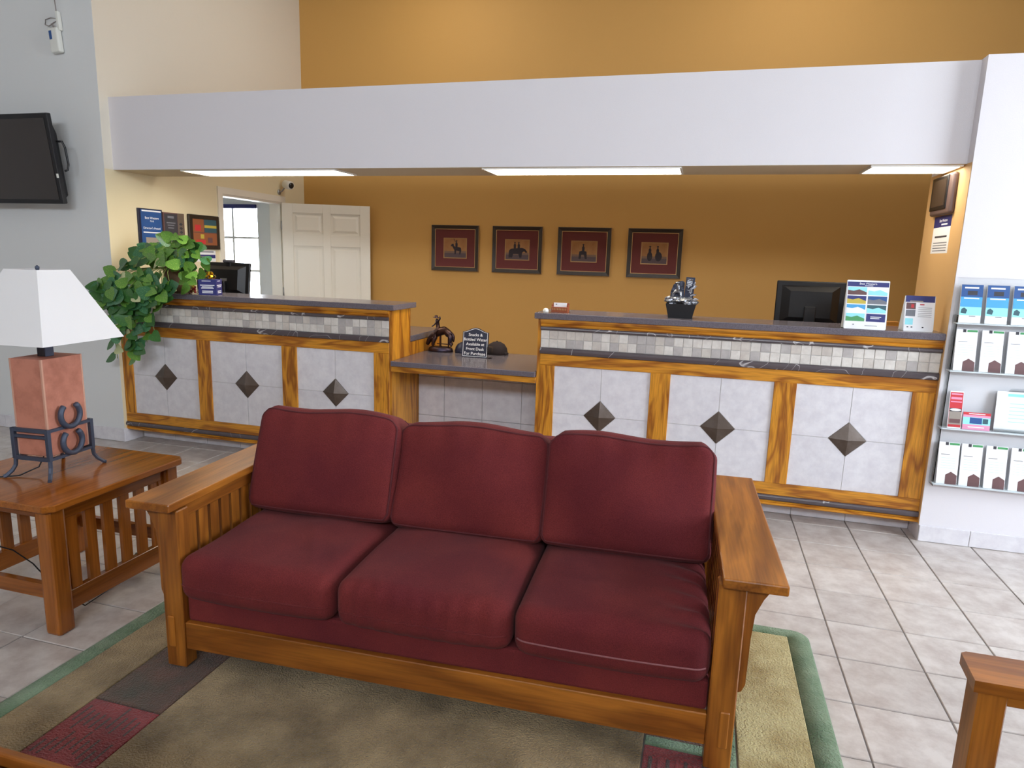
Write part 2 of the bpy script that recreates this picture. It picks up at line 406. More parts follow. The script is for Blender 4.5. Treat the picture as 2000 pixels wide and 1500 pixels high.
# ---- walls
struct(MB().box(-4.52, YB, 0, XW+.1, YB+.1, ZT, M_ochre), 'wall_back')
w = MB()   # outer wall of the side office, with its window opening
for b in ((-7.1, YB, 0, -6.15, YB+.1, ZT), (-5.0, YB, 0, -4.52, YB+.1, ZT), (-6.15, YB, 0, -5.0, YB+.1, .93), (-6.15, YB, 2.07, -5.0, YB+.1, ZT)): w.box(*b, M_grey)
struct(w, 'wall_office_back')
w = MB()
w.box(-7.0, YF, 0, XL, YF+.12, ZT, M_grey); w.box(XL-.002, YF+.001, .112, XL+.001, YF+.121, 2.12, M_cream); w.box(XL-.002, YF+.001, 2.12, XL+.001, YF+.121, ZT, M_cream2); struct(w, 'wall_left_front')
w = MB()
for b in ((-4.52, YF+.12, 0, XL, 5.50, 2.38), (-4.52, 6.43, 0, XL, YB, 2.38), (-4.52, 5.50, 2.06, XL, 6.43, 2.38)): w.box(*b, M_cream)
w.box(-4.52, YF+.12, 2.38, XL, YB, ZT, M_cream2)
struct(w, 'wall_alcove_left')
struct(MB().box(-7.1, -3.6, 0, -7.0, 7.0, ZT, M_grey), 'wall_left')
w = MB(); w.box(XR, YF, 0, XW, 4.907, 2.646, M_white); w.box(XR-.0025, YF+.004, .1, XR+.001, 4.909, 2.119, mat('warm_glow_tan', s(214, 172, 116), .7, bump=(220, .25, .002))); struct(w, 'wall_column')  # thin tan skin holds the light panels' warm glow as colour
# beam over the counter
w = MB(); w.box(XL, 4.30, 2.12, XR, 4.72, 2.642, M_white); w.box(XL, 4.302, 2.1185, XR, 4.719, 2.1215, mat('warm_lit_soffit', s(206, 190, 160), .8, bump=(220, .3, .002)))  # beige underside skin paints in the warm light under the beam
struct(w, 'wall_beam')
w = MB()
for y0, y1, z0, z1 in ((-3.6, 1.6, 0, ZT), (3.6, 7.0, 0, ZT), (1.6, 3.6, 0, .8), (1.6, 3.6, 3.3, ZT)):
    w.box(XW, y0, z0, XW+.1, y1, z1, M_white)
struct(w, 'wall_right')
w = MB()
for x0, x1, z0, z1 in ((-7.1, -3, 0, ZT), (3.0, XW, 0, ZT), (-3, 3.0, 0, 3.3), (-3, 3.0, 4.3, ZT)): w.box(x0, -3.6, z0, x1, -3.5, z1, M_ochre)
struct(w, 'wall_front')
def window(name, lo, hi, z0, z1, ax, at, nx, nz, tone):
    f = MB(); t = .04
    def bx(a0, b0, a1, b1, d=.05, m=tone):
        if ax == 'x': f.box(at-d/2, a0, b0, at+d/2, a1, b1, m)
        else: f.box(a0, at-d/2, b0, a1, at+d/2, b1, m)
    bx(lo, z0, hi, z0+t); bx(lo, z1-t, hi, z1); bx(lo, z0+t, lo+t, z1-t); bx(hi-t, z0+t, hi, z1-t)
    for k in range(1, nx): c = lo+(hi-lo)*k/nx; bx(c-.012, z0+t, c+.012, z1-t, .03)
    for k in range(1, nz): c = z0+(z1-z0)*k/nz; bx(lo+t, c-.012, hi-t, c+.012, .028)
    o = struct(f, name)
    g = MB()
    if ax == 'x': g.box(at-.003, lo+t, z0+t, at+.003, hi-t, z1-t, M_glass)
    else: g.box(lo+t, at-.003, z0+t, hi-t, at+.003, z1-t, M_glass)
    g.build('pane', o)
    return o
window('window_1', -6.15, -5.0, .93, 2.07, 'y', YB+.05, 3, 3, M_fixture)
window('window_2', 1.6, 3.6, .8, 3.3, 'x', XW+.05, 3, 2, M_fixture)
window('window_3', -3, 3.0, 3.3, 4.3, 'y', -3.55, 4, 1, M_fixture)
one(MB().box(-6.1, YB-.035, 2.02, -5.02, YB-.005, 2.065, M_navyp, .004), 'roller_blind', 'dark rolled-up window blind above the bright office window', 'blind', (-5.56, YB-.02, 2.02))
struct(MB().box(-12, 7.2, -.2, 14, 20, -.1, M_conc).box(XW+.2, -14, -.2, 18, 7.2, -.1, M_conc).box(-12, -14, -.2, XW+.2, -3.8, -.1, M_conc), 'ground_outside')
# ---- door frame and door leaf
c = MB()
c.box(XL-.001, 5.44, 0, XL+.014, 5.50, 2.06, M_doorp); c.box(XL-.001, 6.43, 0, XL+.014, 6.49, 2.06, M_doorp); c.box(XL-.001, 5.44, 2.06, XL+.014, 6.49, 2.12, M_doorp)
c.box(-4.53, 5.50, 0, XL, 5.52, 2.06, M_doorp); c.box(-4.53, 6.41, 0, XL, 6.43, 2.06, M_doorp); c.box(-4.53, 5.52, 2.04, XL, 6.41, 2.06, M_doorp)
struct(c, 'trim_1')
DM = T(-4.375, 6.405, 0) @ rotz(math.radians(24.5))
d = MB(); d.box(0, 0, .01, .915, .03, 2.05, M_doorp, M=DM)
rows = [(.20, .80), (.95, 1.61), (1.735, 1.955)]; cols = [(.11, .42), (.50, .81)]
def ring(x0, z0, x1, z1, xi, zi, xj, zj, y0, y1):
    vs = [(x0, y0, z0), (x1, y0, z0), (x1, y0, z1), (x0, y0, z1), (xi, y1, zi), (xj, y1, zi), (xj, y1, zj), (xi, y1, zj)]
    return vs, [[0, 1, 5, 4], [1, 2, 6, 5], [2, 3, 7, 6], [3, 0, 4, 7]]
# stiles and rails proud of the slab
for x0, x1 in ((0, .11), (.42, .50), (.81, .915)): d.box(x0, -.014, .01, x1, 0, 2.05, M_doorp, .002, M=DM)
for z0, z1 in ((.01, .20), (.80, .95), (1.61, 1.735), (1.955, 2.05)):
    for x0, x1 in cols: d.box(x0, -.014, z0, x1, 0, z1, M_doorp, .002, M=DM)
leaf = struct(d, 'door_1')
for z0, z1 in rows:
    for x0, x1 in cols:
        p = MB(); p.add(*ring(x0+.022, z0+.022, x1-.022, z1-.022, x0+.045, z0+.045, x1-.045, z1-.045, -.001, -.010), M_doorp, M=DM)
        p.box(x0+.045, -.010, z0+.045, x1-.045, 0, z1-.045, M_doorp, M=DM); p.build('door_panel', leaf)
k = MB(); k.lathe([(.026, 0), (.026, .006), (.011, .01), (.011, .03), (.026, .04), (.028, .055), (.018, .066), (.001, .068)], M_metal, 20, M=DM @ T(.855, -.014, .95) @ Matrix.Rotation(PI/2, 4, 'X')); k.build('door_knob', leaf)
for z in (.25, 1.12, 1.82):
    MB().tube([(-4.378, 6.400, z-.045), (-4.378, 6.400, z+.045)], .007, M_metal).build('hinge', leaf)
# ---- tiled baseboards
def baseboard(name, x0, x1, y, edges, z1=.10):
    b = struct(MB().box(x0, y-.006, 0, x1, y, z1-.002, M_wgrout), name)
    for a, c_ in zip(edges[:-1], edges[1:]):
        MB().box(a+.0015, y-.012, .003, c_-.0015, y-.002, z1, M_ptile, .002).build('tile', b)
baseboard('baseboard_right', XR, XW, YF, [XR, 1.565, 1.875, 2.185, 2.5, 2.8], .097)
baseboard('baseboard_left', -7, XL, YF, [-6.27, -5.96, -5.65, -5.34, -5.03, -4.72, XL+.008], .11)
bb = struct(MB().box(XL-.001, YF-.01, 0, XL+.006, 4.40, .108, M_wgrout), 'baseboard_left_return')
MB().box(XL+.004, YF-.008, .003, XL+.012, 4.385, .11, M_ptile, .002).build('tile', bb)
# ---- ceiling lights in the underside of the beam
for lab, x0, x1 in (('left', -3.80, -2.52), ('middle', -1.45, -.19), ('right', .84, 1.295)):
    t = thing('ceiling_light', {'left': 'long glowing fluorescent panel under the beam above the open door', 'middle': 'long glowing fluorescent panel under the beam above the framed pictures', 'right': 'glowing fluorescent panel under the beam, cut short against the right column'}[lab], 'ceiling light', ((x0+x1)/2, 4.46, 2.12), 0, 'fluorescent panels under the beam')
    f = MB(); f.box(x0, 4.315, 2.108, x1, 4.33, 2.12, M_fixture); f.box(x0, 4.615, 2.108, x1, 4.63, 2.12, M_fixture)
    f.box(x0, 4.33, 2.108, x0+.012, 4.615, 2.12, M_fixture); f.box(x1-.012, 4.33, 2.108, x1, 4.615, 2.12, M_fixture); f.build('light_frame', t)
    MB().box(x0+.012, 4.33, 2.110, x1-.012, 4.615, 2.118, M_lens).build('diffuser', t)

# ================================================================ COUNTERS
YC = 4.25
mos_me = [MB().box(-.0268, -.003, -.0268, .0268, .003, .0268, m, .0012).mesh('mosaic_tile') for m in M_mos]
def front(t, x0, x1, panels):
    # wood rails and stiles
    MB().box(x0, YC-.002, .868, x1, YC+.02, .943, OAK['x'], .002).build('top_rail', t)
    MB().box(x0, YC-.002, .165, x1, YC+.02, .240, OAK['x'], .002).build('bottom_rail', t)
    ed = [x0]+[e for p in panels for e in p]+[x1]
    for a, b in zip(ed[0::2], ed[1::2]):
        MB().box(a, YC-.002, .240, b, YC+.02, .868, OAK['z'], .002).build('stile', t)
    # mouldings
    pr = [(YC+.02, 1.122), (YC-.004, 1.122), (YC-.008, 1.130), (YC-.002, 1.138), (YC-.012, 1.146), (YC-.022, 1.160), (YC-.022, 1.170), (YC+.02, 1.170)]
    MB().prism(pr, 'x', x0, x1, OAK['x']).build('crown_moulding', t)
    def pencil(z0, z1, nm='marble_trim'):
        n = 8; zc = (z0+z1)/2; r = (z1-z0)/2
        pl = [(YC+.02, z0)]+[(YC-.004-.012*math.sin(PI*k/n), zc-r*math.cos(PI*k/n)) for k in range(n+1)]+[(YC+.02, z1)]
        MB().prism(pl, 'x', x0, x1, M_marb).build(nm, t)
    pencil(1.098, 1.122); pencil(.943, .984); pencil(.130, .165)
    pr = [(YC+.02, .10), (YC-.006, .10), (YC-.016, .108), (YC-.006, .116), (YC-.012, .124), (YC-.002, .130), (YC+.02, .130)]
    MB().prism(pr, 'x', x0, x1, OAK['x']).build('base_moulding', t)
    # mosaic band
    MB().box(x0, YC+.004, .984, x1, YC+.02, 1.098, M_wgrout).build('grout', t)
    n = round((x1-x0)/.0567); p = (x1-x0)/n
    for i in range(n):
        for r in range(2):
            inst('mosaic_tile', mos_me[random.choice([0, 0, 1, 2, 2, 0, 1])], t, (x0+p*(i+.5), YC+.003+random.uniform(-.0008, .0008), 1.0125+r*.0567), sc=(p/.0567, 1, 1))
    # four tiles and a raised diamond in each panel
    for a, b in panels:
        xc, zc = (a+b)/2, .5535; J = .0016; Dm = .103
        MB().box(a, YC+.012, .24, b, YC+.02, .868, M_wgrout).build('grout', t)
        for sx in (-1, 1):
            for sz in (-1, 1):
                xe = b if sx > 0 else a; ze = .867 if sz > 0 else .241
                pl = [(xc+sx*J, zc+sz*(Dm+J)), (xc+sx*(Dm+J), zc+sz*J), (xe, zc+sz*J), (xe, ze), (xc+sx*J, ze)]
                if sx*sz < 0: pl = pl[::-1]
                MB().prism(pl, 'y', YC+.008, YC+.016, M_ptile).build('tile', t)
        q = MB(); vs = [(xc-Dm, YC+.007, zc), (xc, YC+.007, zc-Dm), (xc+Dm, YC+.007, zc), (xc, YC+.007, zc+Dm), (xc, YC-.022, zc), (xc-Dm, YC+.014, zc), (xc, YC+.014, zc-Dm), (xc+Dm, YC+.014, zc), (xc, YC+.014, zc+Dm)]
        q.add(vs, [[0, 1, 4], [1, 2, 4], [2, 3, 4], [3, 0, 4], [0, 5, 6, 1], [1, 6, 7, 2], [2, 7, 8, 3], [3, 8, 5, 0]], M_inlay); tag(q.build('diamond_inlay', t), 'dark bronze raised diamond')
def kick(t, x0, x1, edges):
    MB().box(x0, 4.402, 0, x1, 4.55, .10, M_wgrout).build('toe_kick', t)
    for a, b in zip(edges[:-1], edges[1:]):
        MB().box(a+.0015, 4.394, .002, b-.0015, 4.403, .0985, M_ptile, .0015).build('kick_tile', t)
tL = thing('reception_counter', 'raised oak reception counter with tile panels, left part under the trailing plant', 'counter', (-3.23, 4.40, 0), 0, None)
MB().box(XL, 4.27, .10, -2.08, 4.56, 1.17, OAK['x']).build('carcass', tL)
MB().prism([(YC, .10), (4.98, .10), (4.98, .915), (4.56, .915), (4.56, 1.17), (YC, 1.17)], 'x', -2.08, -2.06, OAK['z']).build('end_panel', tL)
front(tL, XL, -2.08, [(-4.305, -3.69), (-3.57, -2.945), (-2.82, -2.20)])
kick(tL, XL, -2.08, [XL+.015, -4.07, -3.76, -3.45, -3.14, -2.83, -2.52, -2.21, -2.08])
tR = thing('reception_counter', 'raised oak reception counter with tile panels, right part against the white column', 'counter', (.14, 4.40, 0), 0, None)
MB().box(-1.0, 4.27, .10, XR-.002, 4.56, 1.17, OAK['x']).build('carcass', tR)
MB().prism([(YC, .10), (4.98, .10), (4.98, .915), (4.56, .915), (4.56, 1.17), (YC, 1.17)], 'x', -1.02, -1.0, OAK['z']).build('end_panel', tR)
front(tR, -1.0, XR-.002, [(-.901, -.284), (-.161, .446), (.572, 1.186)])
kick(tR, -1.0, XR-.002, [-1.0, -.69, -.38, -.07, .24, .634, .95, XR-.003])
tM = thing('low_counter', 'low oak shelf counter with tiled knee wall between the two raised counters', 'counter', (-1.54, 4.6, 0))
MB().box(-2.058, 4.235, .745, -1.022, 4.262, .785, OAK['x'], .002).build('apron', tM)
MB().box(-2.058, 4.715, 0, -1.022, 4.76, .785, M_wgrout).build('knee_wall', tM)
xe = [-2.058, -1.845, -1.54, -1.235, -1.022]; ze = [.01, .035, .34, .645, .782]
for i in range(4):
    for j in range(4): MB().box(xe[i]+.0015, 4.706, ze[j]+.0015, xe[i+1]-.0015, 4.716, ze[j+1]-.0015, M_ptile, .0015).build('tile', tM)
MB().box(-2.058, 4.90, .10, -1.022, 4.94, .785, OAK['x']).build('rear_panel', tM)
# worktops
def worktop(label, x0, x1, y0, y1, z0, z1):
    one(MB().box(x0, y0, z0, x1, y1, z1, M_lam, .005, 2), 'worktop', label, 'countertop', ((x0+x1)/2, (y0+y1)/2, z0))
worktop('grey laminate countertop on the left raised counter, plant and blue box on it', XL+.002, -2.03, 4.216, 4.60, 1.171, 1.21)
worktop('grey laminate countertop on the right raised counter, fountain and brochure stands on it', -1.04, XR-.003, 4.216, 4.60, 1.171, 1.21)
worktop('grey laminate top of the low middle shelf, bronze rider statue and sign on it', -2.056, -1.024, 4.216, 4.98, .786, .822)
def desk(label, x0, x1):
    t = thing('desk', label, 'desk', ((x0+x1)/2, 4.9, 0))
    MB().box(x0, 4.565, .917, x1, 5.22, .962, M_lam, .005, 2).build('desktop', t)
    MB().box(x0+.01, 5.0, .05, x1-.01, 5.03, .915, OAK['x']).build('panel', t)
    for xx in (x0+.03, x1-.05): MB().box(xx, 5.035, 0, xx+.03, 5.2, .915, OAK['z']).build('side', t)
desk('grey topped desk behind the left raised counter', XL+.02, -2.062)
desk('grey topped desk behind the right raised counter', -1.0, XR-.01)
MB_ = MB().box(.96, 4.62, .963, 1.16, 4.66, 1.235, OAK['x'], .002)
one(MB_, 'document_tray', 'light oak upright board on the desk between the two brochure stands', 'tray', (1.06, 4.64, .963))

# ================================================================ SOFA
sofa = thing('sofa', 'three-seat mission sofa with oak frame and maroon cushions on the rug', 'sofa', (-.815, 1.895, .0), .04)
ZR = .0195
for sx in (-1, 1):
    for y0 in (0, .86):
        MB().box(sx*.925, y0, ZR, sx*1.005, y0+.062, .63, OAK2['z'], .004).build('leg', sofa, True)
        o1 = 1.005*sx
        pl = [(o1, .63), (o1+sx*.075, .63), (o1+sx*.05, .59), (o1+sx*.03, .54), (o1+sx*.024, .46), (o1+sx*.022, .31), (o1+sx*.012, .285), (o1, .28)]
        if sx < 0: pl = pl[::-1]
        MB().prism(pl, 'y', y0+.02, y0+.048, OAK2['z']).build('corbel', sofa, True)
    MB().box(sx*.932, -.03, .632, sx*1.112, .975, .664, OAK2['y'], .005, 2).build('armrest', sofa, True)
    MB().box(sx*.945, .07, .585, sx*.972, .86, .632, OAK2['y'], .002).build('arm_rail', sofa, True)
    MB().box(sx*.935, .07, .12, sx*.965, .86, .21, OAK2['y'], .002).build('side_rail', sofa, True)
    for k in range(12):
        y = .080+k*.0645
        MB().box(sx*.95, y, .21, sx*.968, y+.049, .585, OAK2['z']).build('slat', sofa, True)
    MB().box(sx*.975-.014, -.006, .10, sx*.975+.014, .002, .222, OAK2['z'], .003).build('tenon', sofa, True)
MB().box(-.925, .008, .092, .925, .034, .198, OAK2['x'], .003).build('front_rail', sofa, True)
MB().box(-.925, .87, .092, .925, .90, .75, OAK2['x'], .003).build('back_rail', sofa, True)
MB().box(-.9245, .025, .196, .9245, .85, .298, M_mar, .012, 2).build('deck', sofa, True)
MB().box(-.925, .77, .30, .925, .868, .805, M_mar, .03, 3).build('back_pad', sofa, True)
def cushion(hx, hy, hz, r, bx=0, by=0, bz=0, disp=None, n=(26, 22, 10), M=None):
    """rounded, bulging cushion; returns mesh builder and the surface function"""
    def S(p):
        h = Vector((hx, hy, hz)); q = Vector([p[i]*h[i] for i in range(3)])
        inn = Vector([max(-(h[i]-r), min(h[i]-r, q[i])) for i in range(3)]); dd = q-inn
        if dd.length > 1e-9: q = inn+dd.normalized()*r
        u = [max(-1, min(1, q[i]/h[i])) for i in range(3)]
        q.x += bx*u[0]*(1-u[1]**2)*(1-u[2]**2); q.y += by*u[1]*(1-u[0]**2)*(1-u[2]**2)
        q.z += bz*u[2]*(1-abs(u[0])**3)*(1-abs(u[1])**3)
        if disp: q = disp(q, u)
        return M @ q if M is not None else q
    vs = []; fs = []; key = {}
    def g(k, m): return -math.cos(PI*k/m)*.35+(2*k/m-1)*.65
    for ax in range(3):
        a, b = [i for i in range(3) if i != ax]
        for sd in (-1, 1):
            na, nb = n[a], n[b]; idx = {}
            for i in range(na+1):
                for j in range(nb+1):
                    p = [0, 0, 0]; p[ax] = sd; p[a] = g(i, na); p[b] = g(j, nb)
                    kk = tuple(round(c, 5) for c in p)
                    if kk not in key: key[kk] = len(vs); vs.append(S(p))
                    idx[i, j] = key[kk]
            for i in range(na):
                for j in range(nb):
                    f = [idx[i, j], idx[i+1, j], idx[i+1, j+1], idx[i, j+1]]
                    if (sd < 0) != (ax == 1): f = f[::-1]
                    fs.append(f)
    return MB().add(vs, fs, M_mar, True), S
xs = [-.935, -.318, .308, .925]
for k in range(3):
    xc = (xs[k]+xs[k+1])/2; hx = (xs[k+1]-xs[k])/2-.003
    def dsp(q, u, k=k):
        top = max(0, u[2])
        q.z += top*.004*math.sin(u[0]*5+k)*math.sin(u[1]*4+k*2)
        if k == 2:   # gathered folds beside the right arm
            fo = max(0, (u[0]-.35)/.65)**1.6
            q.z += top*.017*fo*math.sin(u[1]*21+u[0]*2.5)*(1-max(0, u[1])*.5)
        if k == 0: q.z += top*.006*math.exp(-((u[0]-.25+u[1]*.5)/.07)**2)*(u[1] < .3)*(1-abs(u[1]+.3))
        if k == 1 and u[1] < -.8: q.y += .003*math.sin(u[0]*30)
        q.y -= .012*max(0, -u[1])*(1-u[0]**2)      # softly swollen front
        return q
    MM = T(xc, .30, .378)
    mb, S = cushion(hx, .315, .083, .05, .0, .0, .022, dsp, (44, 44, 12), MM)
    o = mb.build('seat_cushion', sofa, True)
    pth = []
    for q in range(41):
        u = -1+2*q/40; p = S((u*.999, -1, -.25)); pth.append((p.x, p.y-.0012, p.z))
    MB().tube(pth, .0022 if k < 2 else .003, M_thread if k == 2 else M_mar, 6).build('seam', o, True)
lean = math.radians(-19)
for k in range(3):
    xc = (xs[k]+xs[k+1])/2+(.004, .004, 0)[k]; hx = (xs[k+1]-xs[k])/2+(.01, .0, .006)[k]
    zc = (.672, .655, .668)[k]; yc = (.575, .60, .585)[k]
    def dsp(q, u, k=k):
        q.y -= .012*math.sin(u[0]*3+k)*math.sin(u[2]*2.5+k)*max(0, -u[1])
        q.z += .008*max(0, u[2])*math.sin(u[0]*4+k*1.7)
        c = max(0, abs(u[0])-.82)/.18*max(0, u[2]-.75)/.25      # pinched top corners
        q.x -= .018*c*(1 if u[0] > 0 else -1); q.z -= .022*c
        # soft creases falling from the top seam
        q.y += .004*max(0, u[2])**2*math.sin(u[0]*17+k*2)*max(0, -u[1])
        return q
    MM = T(xc, yc, zc) @ Matrix.Rotation(lean, 4, 'X')
    mb, S = cushion(hx, .10, .215, .038, .006, .045, .012, dsp, (40, 14, 34), MM)
    o = mb.build('back_cushion', sofa, True)
    def edge(yy, rr):
        pth = []
        e, g_ = 1, .93
        if yy < 0: yy = -1
        for q in range(25): u = -g_+2*g_*q/24; pth.append(S((u, yy, e-.045*(yy < 0)*(1-u**6))))
        for q in range(1, 20): u = g_-2*g_*q/20; pth.append(S((e, yy, u)))
        for q in range(25): u = g_-2*g_*q/24; pth.append(S((u, yy, -e)))
        for q in range(1, 20): u = -g_+2*g_*q/20; pth.append(S((-e, yy, u)))
        MB().tube(pth, rr, M_mar2, 6, closed=True).build('piping', o, True)
    edge(-.82, .0045); edge(.82, .004)

# ================================================================ RUG
rug = thing('area_rug', 'thick tan rug with green border and red blocks under the sofa', 'rug', (-.83, 1.5, 0))
def slabrug(name, x0, y0, x1, y1, m, z=.015, b=.004):
    return MB().box(x0, y0, .001, x1, y1, z, m, b, 2).build(name, rug)
RX0, RX1, RY0, RY1 = -2.195, .537, -.35, 2.893
def rr(x0, y0, x1, y1, r, n=6):
    P = []
    for cx, cy, a in ((x1-r, y1-r, 0), (x0+r, y1-r, 90), (x0+r, y0+r, 180), (x1-r, y0+r, 270)):
        for k in range(n+1): t = math.radians(a+90*k/n); P.append((cx+r*math.cos(t), cy+r*math.sin(t)))
    return P
o_, i_ = rr(RX0, RY0, RX1, RY1, .06), rr(RX0+.075, RY0+.075, RX1-.085, RY1-.065, .008)
n = len(o_); vs = []
ins = rr(RX0+.008, RY0+.008, RX1-.008, RY1-.008, .055)
for P, z in ((o_, .001), (o_, .010), (ins, .016), (i_, .016), (i_, .001)): vs += [(x, y, z) for x, y in P]
fs = [[q*n+j, q*n+(j+1) % n, (q+1)*n+(j+1) % n, (q+1)*n+j] for q in range(4) for j in range(n)]
MB().add(vs, fs, R_green, True).build('border', rug)
g = .0025
slabrug('side_field', RX0+.075+g, RY0+.075+g, -1.915-g, RY1-.065-g, R_tan)
slabrug('stripe', -1.915+g, 1.628+g, -1.64-g, RY1-.065-g, R_dark)
rb = slabrug('red_block', -1.915+g, .9, -1.64-g, 1.628-g, R_red)
rg_ = MB()
for k in range(9):
    for q in range(5):
        a = 1.0+q*.12+random.uniform(0, .05); rg_.box(-1.89+k*.027, a, .014, -1.883+k*.027, a+random.uniform(.05, .10), .0162, R_pur)
rg_.build('ridges', rug)
slabrug('stripe', -1.915+g, RY0+.075+g, -1.64-g, .9-g, R_dark)
slabrug('centre_field', -1.64+g, RY0+.075+g, -.075-g, RY1-.065-g, R_tan, .018)
slabrug('cross_band', -.075+g, 1.99+g, .165, 2.032, R_green, .018)
rb = slabrug('red_block', -.075+g, 1.2, .165, 1.99-g, R_red, .016)
rg_ = MB()
for k in range(8):
    x = -.055+k*.027
    for q in range(6): a = 1.25+q*.12+random.uniform(0, .03); rg_.box(x, a, .012, x+.012, a+.085, .019, (R_red if k % 2 else R_pur), .003)
rg_.build('ridges', rug)
slabrug('stripe', -.075+g, RY0+.075+g, .165, 1.2-g, R_dark)
slabrug('stripe', -.075+g, 2.032+g, .165, RY1-.065-g, R_dark)
slabrug('green_strip', .165+g, RY0+.075+g, .215-g, 2.16, R_green, .016)
slabrug('straw_strip', .165+g, 2.16+g, .215-g, RY1-.065-g, R_yel, .016)
slabrug('side_field', .215+g, RY0+.075+g, RX1-.085-g, RY1-.065-g, R_yel, .017)

# ================================================================ SIDE TABLE AND LAMP
tx0, tx1, ty0, ty1 = -3.07, -2.345, 1.865, 2.59
st = thing('side_table', 'dark oak side table with slatted sides holding the horseshoe lamp', 'side table', ((tx0+tx1)/2, (ty0+ty1)/2, 0))
c_ = .03
MB().prism([(tx0+c_, ty0), (tx1-c_, ty0), (tx1, ty0+c_), (tx1, ty1-c_), (tx1-c_, ty1), (tx0+c_, ty1), (tx0, ty1-c_), (tx0, ty0+c_)], 'z', .530, .560, OAK3['y']).build('tabletop', st)
bpy.data.objects['tabletop'].modifiers.new('soft edge', 'BEVEL').width = .004
for sx in (0, 1):
    for sy in (0, 1):
        lx = tx0+.03 if sx == 0 else tx1-.105; ly = ty0+.025 if sy == 0 else ty1-.10
        MB().box(lx, ly, 0, lx+.075, ly+.075, .53, OAK3['z'], .012, 2).build('leg', st)
    xr = tx0+.05 if sx == 0 else tx1-.08
    ya, yb = ty0+.10, ty1-.10
    MB().box(xr, ya, .47, xr+.03, yb, .53, OAK3['y'], .002).build('apron', st)
    MB().box(xr, ya, .075, xr+.03, yb, .160, OAK3['y'], .002).build('stretcher', st)
    nn = 6; pt = (yb-ya)/(nn+.0)
    for k in range(nn):
        y = ya+pt*(k+.5)-.024
        MB().box(xr+.006, y, .16, xr+.024, y+.048, .47, OAK3['z']).build('slat', st)
    for yy, sg in ((ya, 1), (yb, -1)):
        pl = [(yy, .47), (yy+sg*.03, .47), (yy+sg*.018, .40), (yy+sg*.01, .3), (yy, .2)]
        if sg < 0: pl = pl[::-1]
        MB().prism(pl, 'x', xr, xr+.03, OAK3['z']).build('corbel', st)
for yy in (ty0+.045, ty1-.075):
    MB().box(tx0+.115, yy, .145, tx1-.115, yy+.03, .205, OAK3['x'], .002).build('stretcher', st)
    MB().box(tx0+.115, yy, .49, tx1-.115, yy+.03, .53, OAK3['x'], .002).build('apron', st)
lamp = thing('table_lamp', 'table lamp with copper box body, iron horseshoe stand and white pyramid shade', 'lamp', (-2.718, 2.228, .56), .073)
Z0 = -.56
w_, d_ = .079, .103
b = MB(); b.box(-w_, -d_, .655+Z0, w_, d_, 1.074+Z0, M_copper, .004, 2); b.build('body', lamp, True)
e = MB()
for sx, sy in ((1, -1), (1, 1), (-1, -1), (-1, 1)): e.box(sx*w_-.006, sy*d_-.006, .66+Z0, sx*w_+.0015*sx+.006*0, sy*d_+.0015*sy, 1.073+Z0, M_copedge, .001) if False else e.box(min(sx*(w_-.007), sx*(w_+.001)), min(sy*(d_-.007), sy*(d_+.001)), .66+Z0, max(sx*(w_-.007), sx*(w_+.001)), max(sy*(d_-.007), sy*(d_+.001)), 1.0745+Z0, M_copedge)
e.build('edge_strips', lamp, True)
MB().box(-.022, -.022, 1.074+Z0, .022, .022, 1.175+Z0, M_iron, .002).build('neck', lamp, True)
# iron stand: corner uprights, hoops, flared feet
X_, Y_ = .087, .112; bt = .0085
sd = MB()
for sx in (-1, 1):
    for sy in (-1, 1):
        sd.box(sx*X_-bt, sy*Y_-bt, .64+Z0, sx*X_+bt, sy*Y_+bt, .777+Z0, M_iron, .001)
for z in (.645, .769):
    for sy in (-1, 1): sd.box(-X_, sy*Y_-bt*.8, z-.008+Z0, X_, sy*Y_+bt*.8, z+.008+Z0, M_iron)
    for sx in (-1, 1): sd.box(sx*X_-bt*.8, -Y_, z-.006+Z0, sx*X_+bt*.8, Y_, z+.006+Z0, M_iron)
for sy in (-1, 1): sd.box(-X_, sy*Y_-bt*.8, .736+Z0, X_, sy*Y_+bt*.8, .748+Z0, M_iron)
sd.build('stand', lamp, True)
for sx in (-1, 1):
    for sy in (-1, 1):
        pth = [(sx*X_, sy*Y_, .645+Z0), (sx*(X_+.002), sy*(Y_+.003), .61+Z0), (sx*(X_+.01), sy*(Y_+.014), .588+Z0), (sx*(X_+.024), sy*(Y_+.032), .568+Z0), (sx*(X_+.03), sy*(Y_+.04), .5655+Z0)]
        MB().tube(pth, .0085, M_iron, 6, smooth=False).build('foot', lamp, True)
for zc in (.822, .703):     # two horseshoes on the right hand face
    pth = []
    for k in range(23):
        a = math.radians(-232+284*k/22)
        pth.append((X_+.013, -.002+.050*math.cos(a), zc+.052*math.sin(a)+Z0))
    MB().tube(pth, [.012]*23, M_iron, 6).build('horseshoe', lamp, True)
